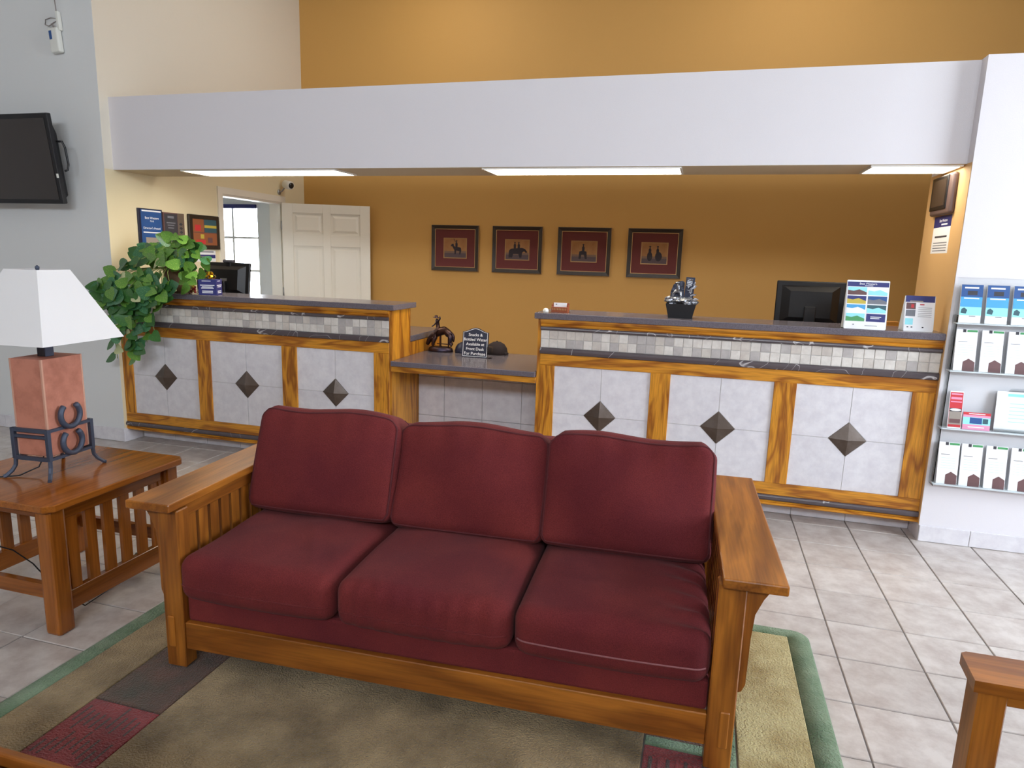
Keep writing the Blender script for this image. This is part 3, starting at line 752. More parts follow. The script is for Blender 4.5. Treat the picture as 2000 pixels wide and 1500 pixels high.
# shade: four thin sloping faces
ws, wt, zs, zt = .212, .082, 1.147+Z0, 1.444+Z0
sh = MB(); vs = []
for w2, z in ((ws, zs), (wt, zt), (wt-.003, zt), (ws-.003, zs)):
    vs += [(-w2, -w2, z), (w2, -w2, z), (w2, w2, z), (-w2, w2, z)]
fs = [[q*4+j, q*4+(j+1) % 4, ((q+1) % 4)*4+(j+1) % 4, ((q+1) % 4)*4+j] for q in range(4) for j in range(4)]
sh.add(vs, fs, M_shade); sh.build('lamp_shade', lamp, True)
MB().lathe([(.004, 0), (.004, .04), (.008, .045), (.009, .055), (.002, .062)], M_iron, 12, M=T(0, 0, zt-.045)).build('finial', lamp, True)
sp = MB()
sp.tube([(-wt+.003, 0, zt-.005), (wt-.003, 0, zt-.005)], .002, M_iron, 6).tube([(0, -wt+.003, zt-.005), (0, wt-.003, zt-.005)], .002, M_iron, 6).tube([(0, 0, zt-.005), (0, 0, zs)], .004, M_iron, 6)
sp.build('harp', lamp, True)
MB().tube([(-.02, -.02, .66+Z0), (-.03, -.06, .59+Z0), (-.07, -.12, .5655+Z0), (-.16, -.17, .563+Z0), (-.27, -.18, .563+Z0), (-.34, -.19, .563+Z0), (-.36, -.195, .562+Z0)], .003, M_cord, 6).build('cord', lamp, True)
one(MB().tube([(-3.10, 2.02, .50), (-3.09, 2.02, .36), (-3.0, 2.06, .25), (-2.86, 2.10, .21), (-2.70, 2.06, .19), (-2.55, 2.04, .10), (-2.48, 2.10, .012), (-2.52, 2.3, .005), (-2.7, 2.6, .005)], .003, M_cord, 6), 'power_cord', 'thin black power cord hanging behind and under the side table', 'cord', (-2.8, 2.1, .005))

# ================================================================ PARTLY SEEN FURNITURE
ac = thing('armchair', 'oak armchair with maroon seat, only one arm showing at bottom right', 'armchair', (1.1, 1.35, 0))
for y0, y1 in ((1.69, 1.825), (.87, 1.005)):
    pl = [(.688, y0), (1.45, y0), (1.45, y1), (.712, y1), (.698, y1-.01)]
    MB().prism(pl, 'z', .57, .60, OAK2['x']).build('armrest', ac)
    MB().box(.767, y0+.02, .535, 1.36, y0+.05, .57, OAK2['x'], .002).build('arm_rail', ac)
    for x0 in (.705, 1.35): MB().box(x0, y0+.012, 0, x0+.062, y0+.09, .57, OAK2['z'], .004).build('leg', ac)
    MB().box(.767, y0+.02, .12, 1.35, y0+.05, .20, OAK2['x'], .002).build('side_rail', ac)
MB().box(.735, .96, .20, .765, 1.70, .28, OAK2['y'], .002).build('front_rail', ac)
MB().box(1.36, .96, .20, 1.40, 1.70, .86, OAK2['y'], .003).build('back_frame', ac)
mb, _ = cushion(.26, .30, .06, .04, 0, 0, .015, None, (14, 14, 6), T(1.06, 1.30, .345)); mb.build('seat_cushion', ac)
mb, _ = cushion(.06, .29, .20, .04, .02, 0, 0, None, (8, 14, 12), T(1.29, 1.30, .61)); mb.build('back_cushion', ac)
fs_ = thing('footstool', 'oak framed footstool with dark maroon pad cut off at bottom left', 'footstool', (-1.55, .75, 0))
F0, F1, G0, G1 = -2.05, -1.10, .45, 1.015
for a in ((F0, G0, F0+.035, G1), (F1-.035, G0, F1, G1)): MB().box(a[0], a[1], .30, a[2], a[3], .402, OAK2['y'], .006, 2).build('side_rail', fs_)
for a in ((F0+.035, G0, F1-.035, G0+.022), (F0+.035, G1-.022, F1-.035, G1)): MB().box(a[0], a[1], .30, a[2], a[3], .402, OAK2['x'], .006, 2).build('long_rail', fs_)
for x in (F0+.005, F1-.06):
    for y in (G0+.005, G1-.06): MB().box(x, y, .0195, x+.055, y+.055, .30, OAK2['z'], .004).build('leg', fs_)
MB().box(F0+.04, G0+.026, .31, F1-.04, G1-.026, .385, M_mar, .02, 3).build('pad', fs_)

# ================================================================ FRAMED PICTURES ON THE BACK WALL
def blob(cx, cy, rx, ry, n=12, a0=0): return [(cx+rx*math.cos(2*PI*k/n+a0), cy+ry*math.sin(2*PI*k/n+a0)) for k in range(n)]
horseL = [(.30, .62), (.34, .70), (.42, .72), (.45, .60), (.52, .56), (.66, .56), (.74, .52), (.76, .38), (.72, .20), (.67, .20), (.68, .36), (.54, .38), (.52, .20), (.47, .20), (.46, .40), (.40, .52), (.36, .60), (.31, .58)]
def flip(P): return [(1-x, y) for x, y in P][::-1]
def rider(x, y, h): return [(x-.045, y), (x+.045, y), (x+.05, y+h*.55), (x+.02, y+h*.7), (x+.02, y+h*.88), (x+.05, y+h*.9), (x, y+h), (x-.05, y+h*.9), (x-.02, y+h*.88), (x-.02, y+h*.7), (x-.05, y+h*.55)]
def P_(poly, m): return (0, 0, 0, 0, m, poly)
scenes = {
 'lone rider on a rearing dark horse at sunset': [P_(horseL, M_silh), P_(rider(.55, .52, .38), M_silh), P_([(.50, .80), (.52, .80), (.44, .98), (.42, .97)], M_silh)],
 'two riders sharing one broad dark horse': [P_([(.15, .12), (.16, .45), (.24, .55), (.7, .60), (.82, .55), (.92, .40), (.86, .36), (.78, .44), (.70, .36), (.68, .12), (.6, .12), (.55, .30), (.34, .30), (.3, .12)], M_silh), P_(rider(.40, .55, .34), M_silh), P_(rider(.56, .56, .32), M_silh)],
 'rider facing left under a reflected window': [P_([(.3, .15), (.32, .5), (.45, .55), (.6, .5), (.62, .15), (.55, .15), (.5, .35), (.4, .35), (.38, .15)], M_silh), P_(rider(.47, .5, .36), M_silh)],
 'two mounted riders seen from behind side by side': [P_(blob(.33, .36, .10, .22), M_silh), P_(blob(.66, .36, .13, .22), M_silh), P_(rider(.33, .45, .40), M_silh), P_(rider(.62, .45, .40), M_silh)],
}
fx = [(-2.85, -2.318), (-2.168, -1.633), (-1.472, -.93), (-.766, -.239)]
for (x0, x1), (sc_, items) in zip(fx, scenes.items()):
    z0, z1 = 1.395, 1.873
    pos = ['nearest the door', 'second from the door', 'third from the door', 'nearest the fountain'][fx.index((x0, x1))]
    t = thing('framed_picture', 'dark framed print, '+sc_+', '+pos, 'picture', ((x0+x1)/2, YB-.001, z0), 0, 'framed western prints on the ochre wall')
    f = MB(); wv = .043; Mf = facing((x0, YB-.002, z0), '-y'); Wd, Hd = x1-x0, z1-z0
    # mitred moulding: outer edge low, inner edge high
    O = [(0, 0), (Wd, 0), (Wd, Hd), (0, Hd)]
    def inset(a): return [(a, a), (Wd-a, a), (Wd-a, Hd-a), (a, Hd-a)]
    lv = [(inset(0), 0), (inset(0), .022), (inset(.006), .028), (inset(wv-.006), .020), (inset(wv), .016), (inset(wv), 0)]
    vs = [(x, y, z) for P, z in lv for x, y in P]
    fs = [[q*4+j, q*4+(j+1) % 4, (q+1)*4+(j+1) % 4, (q+1)*4+j] for q in range(5) for j in range(4)]
    f.add(vs, fs, M_dframe, M=Mf); f.build('frame', t)
    gl = MB()
    for a, b2, zz in ((0, .003, .0235), (wv-.003, wv+.002, .018)):
        for bx_ in ((a, a, Wd-a, b2), (a, Hd-b2, Wd-a, Hd-a), (a, b2, b2, Hd-b2), (Wd-b2, b2, Wd-a, Hd-b2)): gl.box(bx_[0]-(.001 if a == 0 else 0), bx_[1]-(.001 if a == 0 else 0), zz-.012, bx_[2]+(.001 if a == 0 else 0), bx_[3]+(.001 if a == 0 else 0), zz, M_giltframe, M=Mf)
    gl.build('gilt_line', t)
    ix0, ix1, iy0, iy1 = Wd*.255, Wd*.745, Hd*.28, Hd*.72
    mt = MB()
    for bx_ in ((wv, wv, Wd-wv, iy0), (wv, iy1, Wd-wv, Hd-wv), (wv, iy0, ix0, iy1), (ix1, iy0, Wd-wv, iy1)): mt.box(bx_[0], bx_[1], .004, bx_[2], bx_[3], .009, M_mat, M=Mf)
    mt.build('mount', t)
    fl_ = MB(); q = .007
    for bx_ in ((ix0-q*.2, iy0-q*.2, ix1+q*.2, iy0+q), (ix0-q*.2, iy1-q, ix1+q*.2, iy1+q*.2), (ix0-q*.2, iy0+q, ix0+q, iy1-q), (ix1-q, iy0+q, ix1+q*.2, iy1-q)): fl_.box(bx_[0], bx_[1], .005, bx_[2], bx_[3], .0105, M_giltframe, M=Mf)
    fl_.build('gilt_fillet', t)
    p = MB(); p.sheet(ix1-ix0, iy1-iy0, .001, M_sunset, [(0, 0, 1, .26, M_dusk), (0, .26, 1, .36, mat('haze_print', s(140, 112, 96), .7))]+items, Mf @ T(ix0, iy0, .005)); p.build('print', t)
    MB().box(wv, wv, .0125, Wd-wv, Hd-wv, .0135, M_glass, M=Mf).build('glass', t)

# ================================================================ THINGS ON THE ALCOVE'S LEFT WALL
Mw = lambda y, z, o=0: facing((XL+.003+o, y, z), '+x')
t = thing('award_plaque', 'tall blue award plaque with white lettering on the left alcove wall', 'plaque', (XL, 4.62, 1.45))
MB().box(0, 0, -.002, .25, .40, .014, M_navy, .002, M=Mw(4.493, 1.455)).build('board', t)
MB().sheet(.215, .385, .001, M_navyp, [(0, .3, 1, 1, M_blue), (.05, .96, .98, .99, M_paper), ('Best Western', .52, .83, .026, M_paper), ('PLUS', .52, .765, .018, M_paper), ("Director's Award", .5, .62, .025, M_paper), (.08, .52, .92, .545, M_paper), (.18, .24, .82, .43, M_tan)], Mw(4.515, 1.462, .0155)).build('print', t)
t = thing('award_plaque', 'dark brown plaque with a silver side strip and small dark diamonds', 'plaque', (XL, 4.87, 1.64))
MB().sheet(.235, .185, .012, M_brown, [(.04, .05, .66, .95, M_dkink), (.68, .0, .97, 1, M_metal), (.2, .75, .5, .85, M_ink), (.14, .52, .56, .57, M_ink), (.18, .42, .5, .46, M_ink), (.2, .3, .48, .34, M_ink)]+[(0, 0, 0, 0, M_dkink, blob(.83, z_, .09, .07, 4)) for z_ in (.15, .33, .51)], Mw(4.757, 1.655, .010)).build('board', t)
one(MB().sheet(.10, .09, .001, M_navyp, [(.1, .6, .9, .7, M_blue), (.15, .35, .6, .45, M_sky)], Mw(4.85, 1.555)), 'notice', 'small navy notice half hidden behind the plant leaves', 'notice', (XL, 4.9, 1.555))
t = thing('framed_collage', 'dark framed collage of orange and teal photographs left of the doorway', 'picture', (XL, 5.23, 1.545))
MB().box(0, 0, -.002, .385, .30, .022, M_dframe, .004, M=Mw(5.038, 1.545)).build('frame', t)
MB().sheet(.30, .225, .001, M_brown, [(0, .5, .45, 1, M_orange), (.48, .5, 1, 1, M_teal), (.48, .68, 1, .78, M_yel), (0, 0, 1, .47, M_orange), (.12, .05, .5, .2, M_red), (.3, .25, .45, .42, M_yel), (.6, .1, .8, .3, M_brown), (.08, .55, .32, .78, M_red)], Mw(5.08, 1.582, .0225)).build('print', t)
one(MB().sheet(.26, .10, .001, M_paper, [(.02, .30, .98, .62, M_navyp), (.2, .40, .6, .5, M_ink), (.05, .82, .9, .92, M_ink)], Mw(5.12, 1.435)), 'notice', 'white notice with a navy band below the framed collage', 'notice', (XL, 5.25, 1.435))
# security camera on the alcove wall
t = thing('security_camera', 'small white bullet security camera above the doorway', 'camera', (XL, 6.45, 2.2))
cm = MB(); MM = T(XL+.10, 6.42, 2.235) @ Matrix.Rotation(math.radians(-20), 4, 'Z') @ Matrix.Rotation(math.radians(100), 4, 'Y')
cm.lathe([(.001, -.07), (.03, -.068), (.042, -.05), (.045, .03), (.04, .05), (.034, .052)], M_wplast, 20, M=MM); cm.build('housing', t)
MB().lathe([(.030, .045), (.030, .056), (.001, .058)], M_black, 20, M=MM).build('lens', t)
MB().tube([(XL, 6.40, 2.16), (XL+.03, 6.40, 2.165), (XL+.06, 6.41, 2.20)], .008, M_metal).lathe([(.028, 0), (.028, .008), (.01, .012)], M_metal, 16, M=T(XL, 6.40, 2.16) @ Matrix.Rotation(PI/2, 4, 'Y')).build('bracket', t)

# ================================================================ TV AND SENSOR ON THE LEFT WALL
tv = thing('television', 'flat black wall-mounted television tilted down on the left wall', 'television', (-5.2, YF, 1.85))
TM = T(-4.655, 4.105, 1.852) @ Matrix.Rotation(math.radians(7), 4, 'X')
MB().box(-1.12, -.03, 0, 0, .008, .635, M_blackm, .006, 2, M=TM).build('bezel', tv)
MB().box(-1.09, -.0325, .03, -.03, -.028, .60, M_screen, M=TM).build('screen', tv)
MB().prism([(.008, .02), (.05, .06), (.05, .50), (.008, .62)], 'x', -1.08, -.03, M_black, M=TM).build('rear_shell', tv)
br = MB(); br.box(-.75, .05, .18, -.25, .10, .46, M_metal, M=TM).build('wall_bracket', tv)
MB().tube([(0, .01, .44), (.03, .03, .44), (.042, .035, .40), (.045, .035, .28), (.035, .03, .24), (.03, .01, .235)], .008, M_black, 8, M=TM).build('cable_loop', tv)
MB().box(-.012, -.0335, .185, .004, -.029, .215, M_wplast, M=TM).build('indicator', tv)
t = thing('wireless_sensor', 'small white wireless unit with wires high on the left wall', 'sensor', (-4.72, YF, 2.95))
SM = facing((-4.755, YF-.05, 2.93), '-y') @ Matrix.Rotation(math.radians(5), 4, 'Z')
MB().box(0, 0, -.045, .085, .17, 0, M_wplast, .012, 3, M=SM).build('housing', t)
MB().box(.012, .09, .0, .035, .15, .002, M_blue, M=SM).build('sticker', t)
MB().box(.075, .15, -.045, .10, .28, -.015, M_wplast, .006, 2, M=SM).build('antenna', t)
MB().tube([(.045, .17, -.02), (.04, .20, -.02), (-.01, .195, -.03), (-.055, .215, -.04), (-.05, .25, -.045), (.0, .255, -.045), (.06, .24, -.045), (.06, .7, -.046)], .0035, M_cable, 6, M=SM).tube([(.04, .17, -.03), (.0, .21, -.04), (.05, .225, -.045), (.08, .22, -.045)], .0035, M_cable, 6, M=SM).build('wires', t)

# ================================================================ COLUMN'S INNER FACE: TABLET AND NOTICE
t = thing('wall_tablet', 'dark tablet device mounted under the beam on the column side', 'tablet', (XR, 4.56, 1.87))
MX = facing((XR-.004, 4.735, 1.868), '-x')
MB().box(0, 0, -.003, .35, .225, .028, mat('grey_shell', s(92, 74, 72), .4), .02, 3, M=MX).build('shell', t)
MB().box(.012, .030, .026, .29, .218, .034, M_black, .006, 2, M=MX).build('bezel', t)
MB().box(.035, .05, .033, .268, .20, .0347, M_screen, M=MX).build('screen', t)
one(MB().sheet(.30, .215, .001, M_paper, [(0, .70, 1, 1, M_navyp), ('Best Western', .55, .87, .024, M_paper), (.45, .75, .8, .79, M_paper), (.15, .42, .85, .47, M_dkink)]+[(.1, .06+.07*k, .9, .085+.07*k, M_ink) for k in range(4)], facing((XR-.003, 4.71, 1.65), '-x')), 'notice', 'white notice with navy header taped below the wall tablet', 'notice', (XR, 4.56, 1.65))

# ================================================================ THINGS ON THE COUNTERS
ZC = 1.2105
# monitors
def monitor(label, x0, x1, z0, z1, y, rz, tilt):
    t = thing('computer_monitor', label, 'monitor', ((x0+x1)/2, y, .9625), rz)
    Wd, Hd = x1-x0, z1-z0; MM = T(0, 0, z0-.9625) @ Matrix.Rotation(tilt, 4, 'X')
    MB().box(-Wd/2, 0, 0, Wd/2, .022, Hd, M_black, .006, 2, M=MM).build('display', t, True)
    vs = [(-Wd*.42, 0, Hd*.1), (Wd*.42, 0, Hd*.1), (Wd*.42, 0, Hd*.9), (-Wd*.42, 0, Hd*.9), (-Wd*.30, -.035, Hd*.2), (Wd*.30, -.035, Hd*.2), (Wd*.30, -.035, Hd*.78), (-Wd*.30, -.035, Hd*.78)]
    MB().add(vs, [[0, 1, 5, 4], [1, 2, 6, 5], [2, 3, 7, 6], [3, 0, 4, 7], [4, 5, 6, 7]], M_black, M=MM).build('rear_shell', t, True)
    MB().box(-.03, -.037, Hd*.45, .03, -.0345, Hd*.52, M_metal if tilt else M_blackm, M=MM).build('badge', t, True)
    MB().box(-.035, -.06, .01, .035, -.036, z0-.9625+Hd*.45, M_black, .004).build('stand', t, True)
    MB().box(-.12, -.12, .0, .12, .08, .014, M_black, .005).build('foot', t, True)
    return t
monitor('black computer monitor seen from behind beside the brochure stands', .464, .888, 1.16, 1.456, 4.86, 0, 0)
ml = monitor('black computer monitor with a webcam behind the blue gift box', -4.03, -3.60, 1.165, 1.447, 4.76, .05, math.radians(-8))
wc = thing('webcam', 'small dark webcam clipped on top of the left monitor', 'webcam', (-3.715, 4.72, 1.445), .05)
MB().box(-.045, -.045, .0, .045, .0, .024, M_dkink, .008, 2).build('body', wc, True); MB().box(-.02, -.04, -.03, .02, -.025, .002, M_black, .003).build('clip', wc, True)
# fountain sculpture in a black pot
t = thing('tabletop_fountain', 'silver sculpture of rider and rocks in a square black pot', 'sculpture', (-.135, 4.40, ZC))
fz = ZC; cx, cy = -.135, 4.40
pv = []
for (a, z) in ((.072, 0), (.092, .088), (.084, .088), (.080, .075)):
    pv += [(cx-a, cy-a*.8, fz+z), (cx+a, cy-a*.8, fz+z), (cx+a, cy+a*.8, fz+z), (cx-a, cy+a*.8, fz+z)]
pf = [[q*4+j, q*4+(j+1) % 4, (q+1)*4+(j+1) % 4, (q+1)*4+j] for q in range(3) for j in range(4)]+[[3, 2, 1, 0], [12, 13, 14, 15]]
MB().add(pv, pf, M_blackm).build('pot', t)
def rock(x, y, z, r, m=M_silver):
    bm = bmesh.new(); bmesh.ops.create_icosphere(bm, subdivisions=2, radius=r)
    for v in bm.verts: v.co *= 1+random.uniform(-.18, .18)
    bm.verts.index_update(); o = MB().add([v.co.copy() for v in bm.verts], [[q.index for q in f.verts] for f in bm.faces], m, False, T(x, y, z) @ Matrix.Diagonal((1.3, 1, .7, 1))); bm.free(); return o
for k in range(17):
    a = (k % 9)/8; rock(cx-.075+.15*a, cy-.04+random.uniform(-.012, .02), fz+.092+.012*(k > 8)+random.uniform(0, .02), random.uniform(.016, .026)).build('rock', t)
dome = [(-.075+.005, .09), (-.07, .16), (-.055, .205), (-.03, .225), (.0, .23), (.012, .22), (.015, .09)]
MB().prism([(cx+x, fz+z) for x, z in dome], 'y', cy-.005, cy+.03, mat('dark_pewter', s(66, 70, 84), .4, .7, bump=(40, .8, .01))).build('dome', t)
MB().prism([(cx+.014, fz+.09), (cx+.020, fz+.255), (cx+.074, fz+.252), (cx+.068, fz+.09)], 'y', cy-.012, cy+.02, mat('dark_steel', s(60, 64, 80), .4, .7)).build('frame', t)
MB().prism([(cx+.024, fz+.2), (cx+.028, fz+.245), (cx+.062, fz+.242), (cx+.058, fz+.2)], 'y', cy-.018, cy-.011, M_silver).build('tablet_relief', t)
f = MB()     # rider relief on the dome
f.tube([(cx-.055, cy-.02, fz+.10), (cx-.05, cy-.02, fz+.15), (cx-.038, cy-.022, fz+.165), (cx-.01, cy-.02, fz+.16), (cx-.004, cy-.02, fz+.10)], [.006, .008, .012, .012, .006], M_silver)
f.tube([(cx-.025, cy-.026, fz+.165), (cx-.023, cy-.026, fz+.195), (cx-.028, cy-.026, fz+.21)], [.012, .010, .007], M_silver)
f.ell((cx-.03, cy-.026, fz+.218), (.014, .014, .006), M_silver, 6); f.build('rider', t)
f = MB()
for k in range(14):
    a = random.uniform(-.5, 1.6); x = cx+.045+random.uniform(-.02, .025); z = fz+.11+random.uniform(0, .08); l = .042
    f.prism([(x, z), (x+l*.5*math.cos(a)-.006, z+l*.5*math.sin(a)+.006), (x+l*math.cos(a), z+l*math.sin(a)), (x+l*.5*math.cos(a)+.006, z+l*.5*math.sin(a)-.006)], 'y', cy-.03-k*.002, cy-.027-k*.002, M_silver)
f.build('leaves', t)
# business card holder, pebble-like dispenser
t = thing('card_holder', 'small red-brown wooden holder with white business cards', 'card holder', (-.895, 4.33, ZC))
MB().box(-.95, 4.305, ZC, -.842, 4.365, ZC+.008, M_cardwood).box(-.95, 4.305, ZC+.008, -.842, 4.313, ZC+.036, M_cardwood, .001).box(-.95, 4.357, ZC+.008, -.842, 4.365, ZC+.060, M_cardwood, .001).box(-.848, 4.313, ZC+.008, -.842, 4.357, ZC+.05, M_cardwood).box(-.95, 4.313, ZC+.008, -.944, 4.357, ZC+.05, M_cardwood).build('box', t)
MB().sheet(.084, .05, .012, M_paper, [(.14, .72, .26, .86, M_ink)], facing((-.939, 4.325, ZC+.012), '-y', math.radians(-8))).build('cards', t)
ltr = MB()
for k in range(9): ltr.box(-.942+k*.0105, 4.3035, ZC+.015, -.9375+k*.0105, 4.306, ZC+.027, M_giltframe)
ltr.build('lettering', t)
t = MB(); t.lathe([(.018, 0), (.019, .006), (.016, .018), (.009, .024), (.001, .025)], M_wplast, 18, M=T(-.985, 4.30, ZC)); one(t, 'bell_cap', 'small white rounded object at the counter corner beside the card holder', 'ornament', (-.985, 4.30, ZC))
# brochure displays: white easel cards
def easel(name, label, x, y, w, h, items, rz, group=None):
    t = thing(name, label, 'brochure stand', (x, y, ZC), rz, group)
    MB().sheet(w, h, .002, M_paper, items, facing((0, 0, 0), '-y', math.radians(-9))).build('printed_sheet', t, True)
    MB().box(0, .0, .0, .003, .09, .002, M_acre).build('foot', t, True)
    for q in (-.004, w): MB().prism([(0.004, .004), (.085, .0), (.004+.155*h, h*.98)], 'x', q, q+.004, M_acre).build('side_wing', t, True)
def pic(x0, y0, x1, y1, sky, land, spot):
    return [(x0, y0, x1, y1, sky), (0, 0, 0, 0, land, [(x0, y0), (x1, y0), (x1, y0+(y1-y0)*.35), (x0+(x1-x0)*.6, y0+(y1-y0)*.7), (x0+(x1-x0)*.3, y0+(y1-y0)*.5), (x0, y0+(y1-y0)*.6)]), (x0+(x1-x0)*.55, y0+(y1-y0)*.15, x0+(x1-x0)*.75, y0+(y1-y0)*.45, spot)]
it = [(0, .87, 1, .965, M_navyp), ('Best Western', .5, .93, .016, M_paper), (.42, .885, .62, .895, M_paper)]
pp = [(M_pale, M_brown, M_dkink), (M_paper, M_pale, M_red), (M_navyp, M_yel, M_paper), (M_blue, M_ink, M_navyp), (M_sky, M_paper, M_red), (M_teal, M_pale, M_paper), (M_pale, M_green, M_ink)]
for k in range(7):
    r_, q_ = k//2, k % 2; x0 = .02+q_*.5; y0 = .70-r_*.18
    it += pic(x0, y0, x0+.46, y0+.16, *pp[k])
it += [(.52, .16, .98, .32, M_navyp), (.62, .25, .88, .265, M_paper), (.62, .22, .84, .235, M_paper), (.2, .08, .24, .1, M_ink), (.5, .07, .8, .08, M_ink)]
easel('brochure_display', 'tall white display card with eight small photos beside the monitor', .785, 4.235, .212, .277, it, -.03)
it = [(0, .82, 1, 1, M_navyp), (.15, .83, .6, .86, M_tan), (.03, .62, .36, .80, M_brown), (.03, .42, .36, .60, M_ink), (.2, .66, .3, .76, M_red), (.03, .18, .3, .36, M_pale), (.5, .74, .65, .77, M_red)]+[(.45, .66-.05*k, .92, .67-.05*k, M_ink) for k in range(6)]+[(.1, .1, .16, .13, M_dkink), (.24, .1, .3, .13, M_dkink), (.62, .1, .68, .13, M_dkink)]
easel('brochure_display', 'short display card with navy header near the column', 1.10, 4.27, .148, .20, it, .03)
# blue gift box with a gold bow
gb = thing('gift_box', 'small navy blue printed box with a gold ribbon bow on top', 'box', (-3.585, 4.31, ZC), .35)
GM = T(0, 0, 0)
g = MB(); g.box(-.065, -.06, 0, .065, .06, .115, M_navyp, .002)
Mf = facing((-.065, -.0605, 0), '-y'); g.sheet(.13, .115, .0005, M_navyp, [(.2, .88, .7, .92, M_paper), (.1, .6, .9, .66, M_paper), (.2, .5, .8, .55, M_paper), (.15, .42, .85, .47, M_paper), (.2, .22, .8, .28, M_paper), (.2, .12, .8, .18, M_paper)], Mf)
g.sheet(.12, .115, .0005, M_navyp, [(.2, .88, .7, .92, M_paper), (.1, .6, .9, .66, M_paper), (.2, .5, .8, .55, M_paper), (.2, .22, .8, .28, M_paper), (.2, .12, .8, .18, M_paper)], facing((.0655, -.06, 0), '+x'))
g.build('box', gb, True)
bw = MB()
for k in range(14):
    a = 2*PI*k/7+(.4 if k > 6 else 0); R_ = .045 if k < 7 else .028; zz = .118+(0 if k < 7 else .022)
    pts = []
    for j in range(9): ph = PI*2*j/8; pts.append((math.cos(a)*(R_*.5+R_*.5*math.cos(ph)), math.sin(a)*(R_*.5+R_*.5*math.cos(ph)), zz+.016+.016*math.sin(ph)))
    n2 = Vector((-math.sin(a), math.cos(a), 0))*.008
    vs = [Vector(p)+n2 for p in pts]+[Vector(p)-n2 for p in pts]
    bw.add(vs, [[j, j+1, 9+j+1, 9+j] for j in range(8)], M_gold)
bw.build('bow', gb, True)
# small clear dish / sweets beside plant
t = thing('sweet_dish', 'small clear jar of orange wrapped sweets between plant and blue box', 'dish', (-3.74, 4.31, ZC))
MB().lathe([(.03, 0), (.034, .003), (.04, .12), (.038, .12), (.032, .006)], M_acr, 20, M=T(-3.74, 4.31, ZC)).build('jar', t)
sw = MB()
for k in range(14): sw.ell((-3.74+random.uniform(-.018, .018), 4.31+random.uniform(-.018, .018), ZC+.012+.008*(k//2)), (.011, .009, .008), random.choice([M_orange, M_red, M_yel]), 5)
tag(sw.build('sweets', t), kind='stuff')

# ---- things on the low shelf
ZS = .8225
def skin(pts, edges, rad, m, name, parent, sub=1):
    me = bpy.data.meshes.new(name); me.from_pydata(pts, edges, []); o = bpy.data.objects.new(name, me); COL.objects.link(o)
    o.modifiers.new('skin', 'SKIN'); 
    for k, r in enumerate(rad): me.skin_vertices[0].data[k].radius = (r, r); me.skin_vertices[0].data[k].use_root = (k == 0)
    ss = o.modifiers.new('sub', 'SUBSURF'); ss.levels = sub; ss.render_levels = sub
    dg = bpy.context.evaluated_depsgraph_get(); m2 = bpy.data.meshes.new_from_object(o.evaluated_get(dg)); bpy.data.objects.remove(o); bpy.data.meshes.remove(me)
    m2.name = name; m2.materials.clear(); m2.materials.append(m)
    for p in m2.polygons: p.use_smooth = True; p.material_index = 0
    q = bpy.data.objects.new(name, m2); COL.objects.link(q); q.parent = parent; FR[q.name] = FR[parent.name]
    return q
t = thing('bronze_statue', 'bronze bucking horse with cowboy rider on an oval base', 'statue', (-1.932, 4.84, ZS))
MB().lathe([(.001, 0), (1, 0), (1.0, .35), (.93, .8), (.8, 1.0), (.001, 1.0)], M_bronze, 28, M=T(0, 0, 0) @ Matrix.Diagonal((.10, .062, .036, 1))).build('base', t, True)
zb = .036
hp = [(0, 0, .155), (-.045, 0, .140), (-.075, 0, .112), (-.092, 0, .088), (-.106, 0, .060), (-.114, 0, .042),   # barrel, shoulder, neck, head, muzzle
      (.035, 0, .165), (.070, 0, .150),                                                      # loin, rump
      (-.060, .022, .085), (-.072, .025, .050), (-.062, .025, .018+zb*.6),                       # fore leg
      (-.050, -.022, .085), (-.058, -.025, .045), (-.046, -.025, .018+zb*.6),
      (.080, .022, .110), (.072, .024, .075), (.088, .024, .060), (.082, .024, .045),           # hind legs kicked out
      (.088, -.022, .105), (.082, -.024, .072), (.098, -.024, .055), (.094, -.024, .040),
      (.092, 0, .145), (.106, 0, .115), (.104, 0, .075)]
he = [(0, 1), (1, 2), (2, 3), (3, 4), (4, 5), (0, 6), (6, 7), (1, 8), (8, 9), (9, 10), (1, 11), (11, 12), (12, 13), (7, 14), (14, 15), (15, 16), (16, 17), (7, 18), (18, 19), (19, 20), (20, 21), (7, 22), (22, 23), (23, 24)]
hr = [.036, .037, .030, .023, .019, .012, .035, .033, .018, .011, .008, .018, .011, .008, .019, .012, .009, .008, .019, .012, .009, .008, .012, .014, .007]
skin(hp, he, hr, M_bronze, 'horse', t)
rp = [(-.022, 0, .180), (-.024, 0, .205), (-.030, 0, .232), (-.038, 0, .250), (-.02, .032, .165), (-.045, .038, .130), (-.04, .04, .105), (-.02, -.032, .165), (-.045, -.038, .130), (-.04, -.04, .105),
      (-.046, .024, .222), (-.062, .018, .200), (-.080, .006, .185), (-.012, -.026, .232), (.006, -.03, .255), (.0, -.03, .275)]
re_ = [(0, 1), (1, 2), (2, 3), (0, 4), (4, 5), (5, 6), (0, 7), (7, 8), (8, 9), (2, 10), (10, 11), (11, 12), (2, 13), (13, 14), (14, 15)]
skin(rp, re_, [.014, .014, .014, .011, .010, .008, .006, .010, .008, .006, .007, .006, .005, .007, .006, .005], M_bronze, 'rider', t)
MB().lathe([(.026, 0), (.027, .002), (.014, .004), (.013, .016), (.008, .019), (.001, .019)], M_bronze, 16, M=T(-.040, 0, .258) @ Matrix.Rotation(.15, 4, 'Y')).build('hat', t, True)
MB().box(-.008, -.006, zb*.6, .004, .006, .145, M_bronze).box(.060, -.006, zb*.6, .070, .006, .125, M_bronze).box(-.03, -.004, .055, .085, .004, .061, M_bronze).build('post', t, True)
